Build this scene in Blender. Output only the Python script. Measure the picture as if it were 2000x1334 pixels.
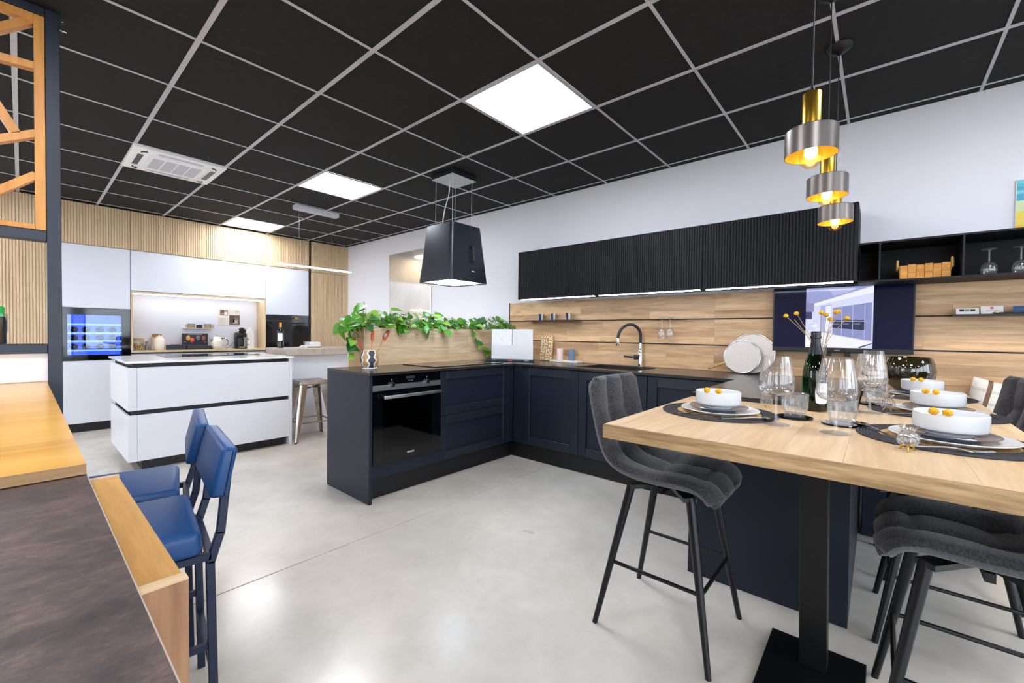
import bpy, bmesh, math, random
from mathutils import Vector, Matrix
for _o in list(bpy.data.objects):
    bpy.data.objects.remove(_o, do_unlink=True)
SC = bpy.context.scene
COL = SC.collection
rnd = random.Random(7)
PI = math.pi

# ------------------------------------------------------------------ camera
CAMZ = 1.19
_yaw, _pitch, _roll = 0.7128, -0.0195, 0.0113
_F = Vector((math.cos(_yaw)*math.cos(_pitch), math.sin(_yaw)*math.cos(_pitch), math.sin(_pitch)))
_R = Vector((math.sin(_yaw), -math.cos(_yaw), 0))
_U = _R.cross(_F)
_R, _U = _R*math.cos(_roll)+_U*math.sin(_roll), _U*math.cos(_roll)-_R*math.sin(_roll)
cd = bpy.data.cameras.new('camera')
cd.sensor_width = 36.0
cd.lens = 828.579/2000*36.0
cd.clip_start = 0.02
cam = bpy.data.objects.new('camera', cd)
COL.objects.link(cam)
cam.matrix_world = Matrix(((_R.x, _U.x, -_F.x, 0), (_R.y, _U.y, -_F.y, 0), (_R.z, _U.z, -_F.z, CAMZ), (0, 0, 0, 1)))
SC.camera = cam

# ------------------------------------------------------------------ sky, daylight, exposure
wd = bpy.data.worlds.new('sky'); SC.world = wd; wd.use_nodes = True
wn = wd.node_tree.nodes; wn.clear()
wo = wn.new('ShaderNodeOutputWorld'); wb = wn.new('ShaderNodeBackground')
wb.inputs[0].default_value = (0.78, 0.89, 1.0, 1); wb.inputs[1].default_value = 4.6
wd.node_tree.links.new(wb.outputs[0], wo.inputs[0])
SC.view_settings.view_transform = 'Standard'
SC.view_settings.look = 'None'
SC.view_settings.exposure = 1.0
SC.view_settings.gamma = 1.0
SC.view_settings.use_curve_mapping = False
SC.cycles.use_denoising = True
SC.cycles.max_bounces = 10
SC.cycles.diffuse_bounces = 5
SC.cycles.glossy_bounces = 4
SC.cycles.transmission_bounces = 10
SC.cycles.transparent_max_bounces = 12
SC.cycles.sample_clamp_indirect = 6.0
SC.cycles.caustics_refractive = False
SC.cycles.caustics_reflective = False
PANEL_STRENGTH = 15.5     # ceiling light panels
PENDANT_WATT = 9.0
LED_STRENGTH = 16.0

# ------------------------------------------------------------------ room numbers
CEIL = 2.622
WX = 3.66          # white wall behind the dark kitchen (plane x)
WY = 6.88          # fronts of the tall white units (plane y)
X0, Y0 = -4.2, -4.0
WYB = 7.5
GX, GY = 0.5857, 1.983   # ceiling grid origin, 0.6 m module

# ------------------------------------------------------------------ materials
def lin(h):
    h = h.lstrip('#')
    o = []
    for i in (0, 2, 4):
        c = int(h[i:i+2], 16)/255
        o.append(c/12.92 if c <= 0.04045 else ((c+0.055)/1.055)**2.4)
    return tuple(o)+(1.0,)
class NT:
    def __init__(s, name):
        s.m = bpy.data.materials.new(name); s.m.use_nodes = True
        s.n = s.m.node_tree.nodes; s.l = s.m.node_tree.links; s.n.clear()
        s.out = s.n.new('ShaderNodeOutputMaterial')
    def add(s, t, **k):
        n = s.n.new(t)
        for a, b in k.items():
            if a.startswith('i_'):
                n.inputs[a[2:].replace('_', ' ')].default_value = b
            else:
                setattr(n, a, b)
        return n
    def lk(s, a, b): s.l.new(a, b)
    def coords(s, scale=(1, 1, 1), rand=True):
        tc = s.add('ShaderNodeTexCoord'); mp = s.add('ShaderNodeMapping')
        mp.inputs['Scale'].default_value = scale
        if rand:
            oi = s.add('ShaderNodeObjectInfo'); vm = s.add('ShaderNodeVectorMath', operation='SCALE')
            cm = s.add('ShaderNodeCombineXYZ')
            for i in range(3): s.lk(oi.outputs['Random'], cm.inputs[i])
            s.lk(cm.outputs[0], vm.inputs[0]); vm.inputs['Scale'].default_value = 7.3
            ad = s.add('ShaderNodeVectorMath', operation='ADD')
            s.lk(tc.outputs['Object'], ad.inputs[0]); s.lk(vm.outputs[0], ad.inputs[1])
            s.lk(ad.outputs[0], mp.inputs['Vector'])
        else:
            s.lk(tc.outputs['Object'], mp.inputs['Vector'])
        return mp.outputs[0]
    def noise(s, vec, scale, detail=4, rough=.55, dist=0):
        n = s.add('ShaderNodeTexNoise'); s.lk(vec, n.inputs['Vector'])
        n.inputs['Scale'].default_value = scale; n.inputs['Detail'].default_value = detail
        n.inputs['Roughness'].default_value = rough; n.inputs['Distortion'].default_value = dist
        return n.outputs[0]
    def ramp(s, fac, stops):
        r = s.add('ShaderNodeValToRGB'); s.lk(fac, r.inputs[0])
        e = r.color_ramp.elements
        while len(e) < len(stops): e.new(0.5)
        for i, (p, c) in enumerate(stops):
            e[i].position = p; e[i].color = c
        return r.outputs[0]
    def mul(s, a, b, fac=1.0, mode='MULTIPLY'):
        m = s.add('ShaderNodeMix', data_type='RGBA', blend_type=mode)
        m.inputs[0].default_value = fac
        for x, i in ((a, 6), (b, 7)):
            if hasattr(x, 'is_output'): s.lk(x, m.inputs[i])
            else: m.inputs[i].default_value = x
        return m.outputs[2]
    def bsdf(s, col, rough, metal=0, bump=None, bstr=.2, bdist=.002, **k):
        b = s.add('ShaderNodeBsdfPrincipled')
        for x, nme in ((col, 'Base Color'), (rough, 'Roughness'), (metal, 'Metallic')):
            if hasattr(x, 'is_output'): s.lk(x, b.inputs[nme])
            else: b.inputs[nme].default_value = x
        for a, v in k.items():
            b.inputs[a.replace('_', ' ')].default_value = v
        if bump is not None:
            bp = s.add('ShaderNodeBump'); bp.inputs['Strength'].default_value = bstr
            bp.inputs['Distance'].default_value = bdist
            s.lk(bump, bp.inputs['Height']); s.lk(bp.outputs[0], b.inputs['Normal'])
        s.lk(b.outputs[0], s.out.inputs[0])
        return b
MATS = {}
def plain(name, hexc, rough=.5, metal=0, var=.06, vs=6, bump=0, bs=200, **k):
    t = NT(name); c = lin(hexc); v = t.coords()
    n = t.noise(v, vs, 3)
    lo = tuple(x*(1-var) for x in c[:3])+(1,); hi = tuple(min(1, x*(1+var)) for x in c[:3])+(1,)
    col = t.ramp(n, [(.3, lo), (.7, hi)])
    bm = t.noise(v, bs, 2) if bump else None
    t.bsdf(col, rough, metal, bm, bump or .1, .001, **k)
    MATS[name] = t.m; return t.m
def wood(name, light, dark, axis='X', scale=3.0, rough=.45, rand=.14, streak=.35, bump=.15, knots=True):
    t = NT(name)
    st = {'X': (.09, 1, 1), 'Y': (1, .09, 1), 'Z': (1, 1, .09)}[axis]
    v = t.coords(st)
    a = t.noise(v, scale*4.5, 6, .6, .6)
    b = t.noise(v, scale*26, 3, .6)
    st2 = {'X': (.28, 1, 1), 'Y': (1, .28, 1), 'Z': (1, 1, .28)}[axis]
    v2 = t.coords(st2)
    k = t.noise(v2, scale*1.6, 3, .5, 1.5)
    base = t.ramp(a, [(.30, lin(dark)), (.66, lin(light))])
    fine = t.ramp(b, [(.3, (1-streak, 1-streak*1.1, 1-streak*1.25, 1)), (.6, (1, 1, 1, 1))])
    c = t.mul(base, fine, .8)
    if knots:
        kn = t.ramp(k, [(.24, (.62, .52, .42, 1)), (.40, (1, 1, 1, 1))])
        c = t.mul(c, kn, .7)
    oi = t.add('ShaderNodeObjectInfo'); mr = t.add('ShaderNodeMapRange')
    t.lk(oi.outputs['Random'], mr.inputs[0]); mr.inputs[3].default_value = 1-rand; mr.inputs[4].default_value = 1+rand*.5
    cc = t.add('ShaderNodeCombineColor')
    for i in range(3): t.lk(mr.outputs[0], cc.inputs[i])
    c = t.mul(c, cc.outputs[0])
    t.bsdf(c, rough, 0, b, bump, .0006)
    MATS[name] = t.m; return t.m
def emit(name, hexc, strength):
    t = NT(name); e = t.add('ShaderNodeEmission'); e.inputs[0].default_value = lin(hexc); e.inputs[1].default_value = strength
    t.lk(e.outputs[0], t.out.inputs[0]); MATS[name] = t.m; return t.m
def glass(name, hexc='ffffff', rough=0.0, ior=1.45, bump=0, bs=60, spec=.5):
    t = NT(name); v = t.coords(rand=False)
    bm = t.noise(v, bs, 2) if bump else None
    t.bsdf(lin(hexc), rough, 0, bm, bump or .1, .002, Transmission_Weight=1.0, IOR=ior)
    MATS[name] = t.m; return t.m
def pane(name, tint='ffffff', refl=.12, rough=0.0, edge=.7, pwr=4.0, caustic_white=0.0):
    # thin sheet of glass: mostly see-through with a mirror-like share by angle
    t = NT(name); tr = t.add('ShaderNodeBsdfTransparent'); tr.inputs[0].default_value = lin(tint)
    gl = t.add('ShaderNodeBsdfGlossy'); gl.inputs['Roughness'].default_value = rough
    fr = t.add('ShaderNodeLayerWeight'); pw = t.add('ShaderNodeMath', operation='POWER'); t.lk(fr.outputs['Facing'], pw.inputs[0]); pw.inputs[1].default_value = pwr
    mr = t.add('ShaderNodeMath', operation='MULTIPLY_ADD'); t.lk(pw.outputs[0], mr.inputs[0]); mr.inputs[1].default_value = edge; mr.inputs[2].default_value = refl+.02; mr.use_clamp = True
    mx = t.add('ShaderNodeMixShader'); t.lk(mr.outputs[0], mx.inputs[0]); t.lk(tr.outputs[0], mx.inputs[1]); t.lk(gl.outputs[0], mx.inputs[2])
    if caustic_white:  # diffuse white mixed in, painting the light that clear glass would focus
        df = t.add('ShaderNodeBsdfDiffuse'); df.inputs[0].default_value = (.9, .9, .9, 1); m2 = t.add('ShaderNodeMixShader'); m2.inputs[0].default_value = caustic_white
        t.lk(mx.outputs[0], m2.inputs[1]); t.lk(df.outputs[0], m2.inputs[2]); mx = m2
    t.lk(mx.outputs[0], t.out.inputs[0]); MATS[name] = t.m; return t.m
def printed(name, rough=.5, estr=0.0):
    t = NT(name); a = t.add('ShaderNodeVertexColor'); a.layer_name = 'Col'
    b = t.bsdf(a.outputs[0], rough)
    if estr:
        t.lk(a.outputs[0], b.inputs['Emission Color']); b.inputs['Emission Strength'].default_value = estr
        b.inputs['Base Color'].default_value = (0.01, 0.01, 0.012, 1)
        for l in list(b.inputs['Base Color'].links): t.l.remove(l)
    MATS[name] = t.m; return t.m
def fabric(name, hexc, hex2, rough=.9, scale=1.0):
    t = NT(name); v = t.coords((1, 1, 1), rand=False)
    a = t.noise(v, 260*scale, 2); b = t.noise(v, 9, 3)
    vs = t.coords((.22, 1, 1), rand=False); c0 = t.noise(vs, 190*scale, 4, .75)
    col = t.ramp(c0, [(.34, lin(hexc)), (.68, lin(hex2))])
    sh = t.ramp(b, [(.3, (.86, .86, .86, 1)), (.7, (1.08, 1.08, 1.08, 1))])
    col = t.mul(col, sh)
    t.bsdf(col, rough, 0, a, .5, .0015, Sheen_Weight=.25, Sheen_Roughness=.5)
    MATS[name] = t.m; return t.m

plain('wall_paint', 'e8e8ee', .75, var=.012, vs=2, bump=.05, bs=180)
plain('wall_beige', 'cfc4b2', .8, var=.10, vs=2.2)
plain('navy', '151d2b', .42, Specular_IOR_Level=.36, var=.05, bump=.04, bs=300)
plain('navy_open', '151c29', .42, var=.06, vs=10)
plain('black_matt', '0d0e11', .5)
plain('black_gloss', '050608', .06, var=.0); plain('tv_screen', '080f30', .1, var=0, Specular_IOR_Level=.25)
plain('upper_dark', '18181c', .55, var=.04, Specular_IOR_Level=.25)
plain('worktop_dark', '2a2826', .22, var=.18, vs=40)
plain('white_lacquer', 'dcdfe7', .32, var=.01)
plain('white_gloss', 'f2f2f2', .12, var=.01)
plain('white_paint_warm', 'efe9e6', .7, var=.01)
plain('post_blue', '1d2433', .45, var=.06, vs=12)
plain('ceil_tile', '191818', .95, var=.25, vs=26, bump=.3, bs=260)
plain('grid_grey', 'c2c2ca', .5, var=.03)
plain('metal_black', '07080a', .4, .0, Specular_IOR_Level=.35)
plain('leg_black', '17181c', .33, .4)
plain('steel', 'c9c9cc', .22, 1.0, var=.03)
plain('steel_brushed', 'b5b5ba', .35, 1.0, var=.06, vs=30)
plain('gun_metal', '9b938a', .28, 1.0, var=.28, vs=9)
plain('chrome', 'e5e5e8', .06, 1.0, var=.0)
plain('brass', 'd8a83c', .3, 1.0, var=.05)
plain('gold_inner', 'd8a850', .4, .6, var=.05)
plain('shade_outer', '7d7672', .33, .85, var=.05)
plain('blue_leather', '0e447c', .42, var=.08, vs=18, bump=.25, bs=420)
plain('blue_steel', '16223c', .38, .2)
plain('ceramic_white', 'dfe1e4', .18, var=.015)
plain('ceramic_cream', 'e6dccb', .22, var=.03)
plain('plate_grey', '6c6e76', .14, var=.05)
plain('cork', '9a6a3e', .8, var=.2, vs=60)
plain('mat_dark', '3b393d', .95, var=.2, vs=120, bump=.6, bs=300)
plain('straw', 'c9a36a', .9, var=.25, vs=90, bump=.6, bs=220)
plain('flower_yellow', 'e6ad24', .9, var=.25, vs=160, bump=.8, bs=260)
plain('stem_tan', 'b89a6c', .9, var=.15)
plain('leaf_green', '4f9426', .38, var=.35, vs=14)
plain('leaf_pale', '86b43c', .4, var=.3, vs=14)
plain('leaf_dark', '2f7034', .35, var=.3, vs=14)
plain('stem_green', '7f9a3a', .5, var=.15)
plain('soil', '3a2c22', .95, var=.3, vs=50)
plain('terracotta', 'b5583a', .45, var=.08)
plain('orange_silicone', 'c4663d', .5, var=.05)
plain('red_wire', 'a8503f', .45, var=.05)
plain('candle_pink', 'e2c8c2', .6, var=.02)
plain('candle_blue', '6d7f98', .9, var=.22, vs=140, bump=.5, bs=200)
plain('edge_highlight', 'a99b90', .5); plain('stone_pale', 'd9d2c4', .6, var=.12, vs=40)
plain('marble', 'd2d2d4', .2, var=.04, vs=5)
plain('sink_black', '101216', .4)
plain('mesh_screen', 'c3bbb2', .45, .35, var=.05, vs=60)
plain('bowl_green', '241f0c', .05, var=.15, vs=8, Coat_Weight=1.0)
plain('rope', 'caa062', .9, var=.2, vs=80)
plain('plastic_black', '131417', .35)
plain('plastic_green', '12a53c', .4)
plain('paper_white', 'efeeea', .8, var=.01)
plain('paper_blue', '33568a', .6, var=.03)
plain('foil_dark', '2c2d31', .3, .7, var=.1, vs=60)
plain('foil_orange', 'd98a17', .4, .2)
plain('wine_dark', '0c0a10', .08)
plain('rubber_dark', '1d1f24', .6)
plain('hood_grey', '2f333b', .3, .5, var=.03)
plain('mirror', 'ddd4c8', .07, .45, var=.14, vs=2.5, Coat_Weight=1.0)
plain('snack_stone', 'b3a79a', .4, var=.16, vs=16)
plain('cushion_white', 'e6dfd2', .95, var=.06, vs=60, bump=.6, bs=300)
plain('cushion_brown', '7d5f49', .95, var=.15, vs=80)
plain('cushion_navy', '3d4452', .95, var=.15, vs=80)
plain('cushion_light', 'cfcbc4', .95, var=.12, vs=120)
plain('candy_red', 'd2553b', .4); plain('candy_yellow', 'e0b23a', .4); plain('candy_green', 'b7c25a', .4); plain('candy_white', 'efe3d6', .4); plain('candy_orange', 'd98a35', .4)
plain('mug_ochre', 'b98743', .4, var=.05); plain('mug_grey', '7f8a84', .4, var=.05)
plain('cup_blue', '1c2c4e', .3); plain('cup_tan', 'b48a52', .3); plain('cup_white', 'd8dade', .3)
plain('ochre', 'b98d45', .6, var=.1); plain('pot_tan', 'b08a5e', .5, var=.06); plain('pot_dark', '35333a', .5, var=.06); plain('pot_white', 'e9e7e4', .4)
plain('knob_dark', '101114', .25, .2)
plain('ac_white', 'fbfbfd', .4, var=.01); plain('ac_grey', 'c4c7cf', .5, var=.03)
plain('cable_white', 'd8d8d8', .5); plain('cable_black', '101012', .5)
plain('concrete_joint', '6d675e', .9)
plain('asphalt', '55565a', .9, var=.2)
plain('hob_glass', '07080b', .05, var=0)
plain('cap_yellow', 'd6a63a', .4); plain('cap_red', 'd2473f', .4); plain('cap_grey', '6d6a70', .4); plain('cap_brown', '8d4a33', .4)
plain('print_dark', '26222a', .6); plain('print_red', 'd65a4a', .6); plain('print_grey', '8a8a8e', .6); plain('print_white', 'e8e8e8', .5)
wood('oak_rib', 'dcc4a0', 'cbae88', 'Z', 3, .5, .05, .14, knots=False)
wood('oak_frame', 'dcc4a0', 'cbae88', 'X', 3, .5, .05, .16, knots=False)
wood('plank_wood', 'e6c298', 'bd9064', 'Y', 2.2, .45, .26, .3)
wood('plank_wood_x', 'e4cba8', 'c8a780', 'X', 2.2, .5, .12, .26)
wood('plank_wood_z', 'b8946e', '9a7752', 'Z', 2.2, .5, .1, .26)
wood('table_wood', 'e8cca4', 'd3ad80', 'X', 2.0, .38, .07, .18)
wood('table_edge', 'bb9a70', '8c6e48', 'Y', 4.0, .5, .02, .5, knots=False)
wood('yellow_wood', 'ecb458', 'd8993c', 'X', 1.6, .22, .04, .10)
wood('yellow_end', 'b28d60', '94704a', 'X', 3, .5, .02, .3)
wood('ledge_wood', 'd6a75f', 'b5813f', 'Y', 3, .35, .04, .22)
wood('ledge_panel', 'c69a72', '9c7150', 'Z', 3, .45, .04, .3)
wood('lattice_wood', 'd99a4c', 'c07f33', 'Z', 3, .45, .04, .15, knots=False)
wood('basket_wood', 'd89b45', 'b9782c', 'Y', 5, .6, .18, .2, knots=False)
wood('handle_wood', 'd3a66a', 'b98648', 'X', 6, .5, .1, .2, knots=False)
fabric('grey_fabric', '0b0a0c', '4a484e')
glass('green_glass', '0d3a12', 0, 1.5)
pane('clear_glass', 'fdfdfd', .03, .0, .9, 2.4, .025); pane('bubble_glass', 'fefefe', .03, .06, .7, 2.6, .07); pane('foot_glass', 'ffffff', .0, .05, .35, 3.0, .14); pane('jar_glass', 'f6f9f7', .02)  # bowl, stem and tumbler glass carry painted white for missing caustic light
pane('window_glass'); pane('cooler_glass', 'a9c0e0', .05); pane('oven_glass', '10131a', .03)
pane('bulb_glass', 'fff0cc', .02)
printed('print', .5); printed('screen', .1, .5)
emit('panel_light', 'f4f7ff', PANEL_STRENGTH); emit('led_white', 'f2f5ff', LED_STRENGTH); emit('led_niche', 'f6f7ff', 9.0)
emit('hood_light', 'd9ecff', 6.0); emit('linear_light', 'f6f2ff', 7.0); emit('bulb_core', 'ffcf85', 22.0)
emit('cooler_led', '6478ff', 1.5); emit('cooler_strip', 'dfe6ff', 1.6)

def dark_stone():
    t = NT('dark_stone'); v = t.coords((.7, 1.3, 1), rand=False)
    a = t.noise(v, 12, 12, .78, .4); b = t.noise(v, 150, 5, .7); c = t.noise(v, 48, 8, .75, .5)
    col = t.ramp(a, [(.32, lin('2c2527')), (.46, lin('4d4140')), (.58, lin('6a5a54')), (.70, lin('8a776c'))])
    col = t.mul(col, t.ramp(b, [(.3, (.62, .62, .66, 1)), (.65, (1.12, 1.1, 1.06, 1))]))
    col = t.mul(col, t.ramp(c, [(.36, (.62, .60, .62, 1)), (.6, (1.18, 1.1, 1.02, 1))]))
    t.bsdf(t.mul(col, (.78, .76, .76, 1)), .45, 0, b, .15, .0006); MATS['dark_stone'] = t.m
dark_stone()
def floor_mat():
    t = NT('floor_concrete'); v = t.coords((1, 1, 1), rand=False)
    a = t.noise(v, .8, 8, .62, .3); b = t.noise(v, 4, 9, .68, .2); c = t.noise(v, 60, 3); d = t.noise(v, .5, 4, .5, .3)
    col = t.ramp(a, [(.30, lin('c4c1bb')), (.5, lin('d3cfc8')), (.72, lin('ded9d2'))])
    col = t.mul(col, t.ramp(b, [(.25, (.85, .845, .83, 1)), (.75, (1.06, 1.06, 1.06, 1))]))
    col = t.mul(col, t.ramp(d, [(.35, (.98, .93, .86, 1)), (.62, (1, 1, 1, 1))]))
    sp = t.noise(v, 2.3, 4, .5)
    col = t.mul(col, t.ramp(sp, [(.235, (.74, .72, .68, 1)), (.265, (1, 1, 1, 1))]))
    rr = t.ramp(b, [(.25, (.16, .16, .16, 1)), (.75, (.28, .28, .28, 1))])
    t.bsdf(col, rr, 0, c, .03, .0005); MATS['floor_concrete'] = t.m
floor_mat()
def marble_mat():
    t = NT('marble_vein'); v = t.coords((1, 1, 1), rand=True)
    a = t.noise(v, 7, 5, .6, 2.5)
    col = t.ramp(a, [(.47, lin('dcdcde')), (.5, lin('cacace')), (.53, lin('dcdcde'))])
    t.bsdf(col, .18); MATS['marble_vein'] = t.m
marble_mat()

# ------------------------------------------------------------------ mesh helpers
ORG = {}
class MB:
    def __init__(s): s.v = []; s.f = []; s.c = []
    def add(s, vs, fs, c=None):
        n = len(s.v); s.v += [tuple(p) for p in vs]; s.f += [[i+n for i in f] for f in fs]; s.c += [c]*len(fs); return s
    def box(s, x0, x1, y0, y1, z0, z1, c=None):
        return s.add([(x0, y0, z0), (x1, y0, z0), (x1, y1, z0), (x0, y1, z0), (x0, y0, z1), (x1, y0, z1), (x1, y1, z1), (x0, y1, z1)],
                     [(3, 2, 1, 0), (4, 5, 6, 7), (0, 1, 5, 4), (1, 2, 6, 5), (2, 3, 7, 6), (3, 0, 4, 7)], c)
    def bar(s, p, q, w, h, up=(0, 0, 1), c=None):
        p, q = Vector(p), Vector(q); d = (q-p).normalized(); a = d.cross(Vector(up))
        if a.length < 1e-4: a = d.cross(Vector((1, 0, 0)))
        a.normalize(); b = a.cross(d).normalized()
        a *= w/2; b *= h/2
        vs = [p-a-b, p+a-b, p+a+b, p-a+b, q-a-b, q+a-b, q+a+b, q-a+b]
        return s.add(vs, [(0, 1, 2, 3), (7, 6, 5, 4), (4, 5, 1, 0), (5, 6, 2, 1), (6, 7, 3, 2), (7, 4, 0, 3)], c)
    def prism(s, poly, z0, z1, c=None):
        n = len(poly)
        vs = [(x, y, z0) for x, y in poly]+[(x, y, z1) for x, y in poly]
        fs = [tuple(range(n-1, -1, -1)), tuple(range(n, 2*n))]+[(i, (i+1) % n, n+(i+1) % n, n+i) for i in range(n)]
        return s.add(vs, fs, c)
    def lathe(s, prof, cx=0, cy=0, z=0, seg=24, flute=0, nfl=0, close=False, sy=1.0, c=None, fl_range=None):
        n = len(prof); vs = []; fs = []
        for r, h in prof:
            for k in range(seg):
                a = 2*PI*k/seg; rr = r
                if nfl and (fl_range is None or fl_range[0] <= h <= fl_range[1]): rr = r*(1+flute*math.cos(a*nfl))
                vs.append((cx+rr*math.cos(a), cy+sy*rr*math.sin(a), z+h))
        m = n if close else n-1
        for i in range(m):
            j = (i+1) % n
            for k in range(seg):
                l = (k+1) % seg
                fs.append((i*seg+k, i*seg+l, j*seg+l, j*seg+k))
        if not close:
            fs.append(tuple(range(seg-1, -1, -1))); fs.append(tuple((n-1)*seg+k for k in range(seg)))
        return s.add(vs, fs, c)
    def tube(s, pts, r, seg=8, closed=False, c=None):
        P = [Vector(p) for p in pts]; n = len(P); R = r if isinstance(r, (list, tuple)) else [r]*n
        vs = []; fs = []; up = None
        for i in range(n):
            if closed: d = P[(i+1) % n]-P[i-1]
            else: d = P[min(i+1, n-1)]-P[max(i-1, 0)]
            d.normalize()
            if up is None:
                a = d.cross(Vector((0, 0, 1)))
                if a.length < .05: a = d.cross(Vector((0, 1, 0)))
            else:
                a = up-d*up.dot(d)
            a.normalize(); up = a; b = d.cross(a)
            for k in range(seg):
                t = 2*PI*k/seg
                vs.append(P[i]+a*(R[i]*math.cos(t))+b*(R[i]*math.sin(t)))
        for i in range(n if closed else n-1):
            j = (i+1) % n
            for k in range(seg):
                l = (k+1) % seg
                fs.append((i*seg+k, i*seg+l, j*seg+l, j*seg+k))
        if not closed:
            fs.append(tuple(range(seg-1, -1, -1))); fs.append(tuple((n-1)*seg+k for k in range(seg)))
        return s.add(vs, fs, c)
    def ball(s, c0, r, seg=12, rings=8, sc=(1, 1, 1), jit=0, c=None, rg=None):
        prof = []
        vs = []; fs = []
        for i in range(rings+1):
            th = PI*i/rings
            for k in range(seg):
                a = 2*PI*k/seg; j = 1+(rg.uniform(-jit, jit) if rg else 0)
                vs.append((c0[0]+sc[0]*r*j*math.sin(th)*math.cos(a), c0[1]+sc[1]*r*j*math.sin(th)*math.sin(a), c0[2]-sc[2]*r*j*math.cos(th)))
        for i in range(rings):
            for k in range(seg):
                l = (k+1) % seg
                fs.append((i*seg+k, i*seg+l, (i+1)*seg+l, (i+1)*seg+k))
        return s.add(vs, fs, c)
    def poly(s, pts, c=None): return s.add(pts, [tuple(range(len(pts)))], c)
    def xf(s, M):
        s.v = [tuple(M @ Vector(p)) for p in s.v]; return s
    def build(s, name, mat, parent=None, bevel=0, seg=1, angle=35, kind=None, merge=False, flip=False):
        me = bpy.data.meshes.new(name)
        if parent is not None: off = ORG.get(parent.name, Vector((0, 0, 0)))
        else:
            xs = [p[0] for p in s.v]; ys = [p[1] for p in s.v]; zs = [p[2] for p in s.v]
            off = Vector(((min(xs)+max(xs))/2, (min(ys)+max(ys))/2, min(zs)))
        me.from_pydata([(p[0]-off.x, p[1]-off.y, p[2]-off.z) for p in s.v], [], s.f)
        if any(c is not None for c in s.c):
            ca = me.color_attributes.new('Col', 'FLOAT_COLOR', 'CORNER')
            for pl in me.polygons:
                c = s.c[pl.index] or (1, 1, 1, 1)
                for li in pl.loop_indices: ca.data[li].color = c
        bm = bmesh.new(); bm.from_mesh(me)
        if merge: bmesh.ops.remove_doubles(bm, verts=bm.verts, dist=1e-5)
        if bevel:
            bmesh.ops.remove_doubles(bm, verts=bm.verts, dist=1e-6)
            ed = [e for e in bm.edges if len(e.link_faces) == 2 and e.calc_face_angle(0) > .6]
            bmesh.ops.bevel(bm, geom=ed, offset=bevel, segments=seg, profile=.5, affect='EDGES', clamp_overlap=True)
        bmesh.ops.recalc_face_normals(bm, faces=bm.faces) if not any(c is not None for c in s.c) else None
        bm.to_mesh(me); bm.free()
        if angle:
            me.shade_smooth(); me.set_sharp_from_angle(angle=math.radians(angle))
        me.materials.append(MATS[mat] if isinstance(mat, str) else mat)
        o = bpy.data.objects.new(name, me); COL.objects.link(o)
        if parent is not None: o.parent = parent; ORG[o.name] = off
        else: o.location = off; ORG[o.name] = off
        if kind: o['kind'] = kind
        return o
def tag(o, label, cat, group=None):
    o['label'] = label; o['category'] = cat
    if group: o['group'] = group
    return o
def thing(name, label, cat, loc=(0, 0, 0), rotz=0, group=None, local=False):
    o = bpy.data.objects.new(name, None); COL.objects.link(o); o.empty_display_size = .05
    o.location = loc; o.rotation_euler = (0, 0, rotz)
    ORG[o.name] = Vector((0, 0, 0)) if local else Vector(loc)
    return tag(o, label, cat, group)
def dup(root, loc, rotz=0, label=None, group=None, scale=None):
    def cp(o, par):
        c = o.copy(); COL.objects.link(c); c.parent = par
        for ch in [x for x in bpy.data.objects if x.parent == o]: cp(ch, c)
        return c
    r = cp(root, None); r.location = loc; r.rotation_euler = (0, 0, rotz)
    if label: r['label'] = label
    if group: r['group'] = group
    if scale: r.scale = scale
    return r
def struct(name, mb, mat, parent=None, **k):
    o = mb.build(name, mat, parent, **k)
    if parent is None: o['kind'] = 'structure'
    return o
def textmesh(txt, size, depth=.0006):
    cu = bpy.data.curves.new('lettering', 'FONT'); cu.body = txt; cu.size = size; cu.extrude = depth; cu.resolution_u = 2
    cu.align_x = 'CENTER'; cu.align_y = 'CENTER'
    ob = bpy.data.objects.new('lettering', cu); COL.objects.link(ob)
    dg = bpy.context.evaluated_depsgraph_get()
    me = bpy.data.meshes.new_from_object(ob.evaluated_get(dg))
    bpy.data.objects.remove(ob); 
    vs = [v.co.copy() for v in me.vertices]; fs = [tuple(p.vertices) for p in me.polygons]
    bpy.data.meshes.remove(me)
    return vs, fs
def text(txt, size, origin, right, up, mat, parent, name='lettering', depth=.0006):
    vs, fs = textmesh(txt, size, depth)
    r, u = Vector(right).normalized(), Vector(up).normalized(); n = r.cross(u)
    m = MB(); m.add([Vector(origin)+r*v.x+u*v.y+n*v.z for v in vs], fs)
    return m.build(name, mat, parent, angle=0)
def interp(pts, t):
    # piecewise Catmull-Rom through 2-3D points, t in 0..1
    n = len(pts)-1; f = min(max(t, 0), 1)*n; i = min(int(f), n-1); f -= i
    p = [Vector(pts[min(max(k, 0), n)]) for k in (i-1, i, i+1, i+2)]
    return .5*((2*p[1])+(-p[0]+p[2])*f+(2*p[0]-5*p[1]+4*p[2]-p[3])*f*f+(-p[0]+3*p[1]-3*p[2]+p[3])*f*f*f)
# ================================================================== SETTING
# floor: sub-base with polished concrete slabs, sawn joints between them
fl = struct('floor', MB().box(X0, WX+.1, Y0, WYB, -.12, -.012), 'concrete_joint', angle=0)
ycuts = [Y0, -1.9, 2.222, 6.62, WYB]
for a, b in zip(ycuts[:-1], ycuts[1:]):
    MB().box(X0, WX+.1, a+.003, b-.003, -.012, 0).build('slab', 'floor_concrete', fl, bevel=.002, angle=0)
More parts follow.
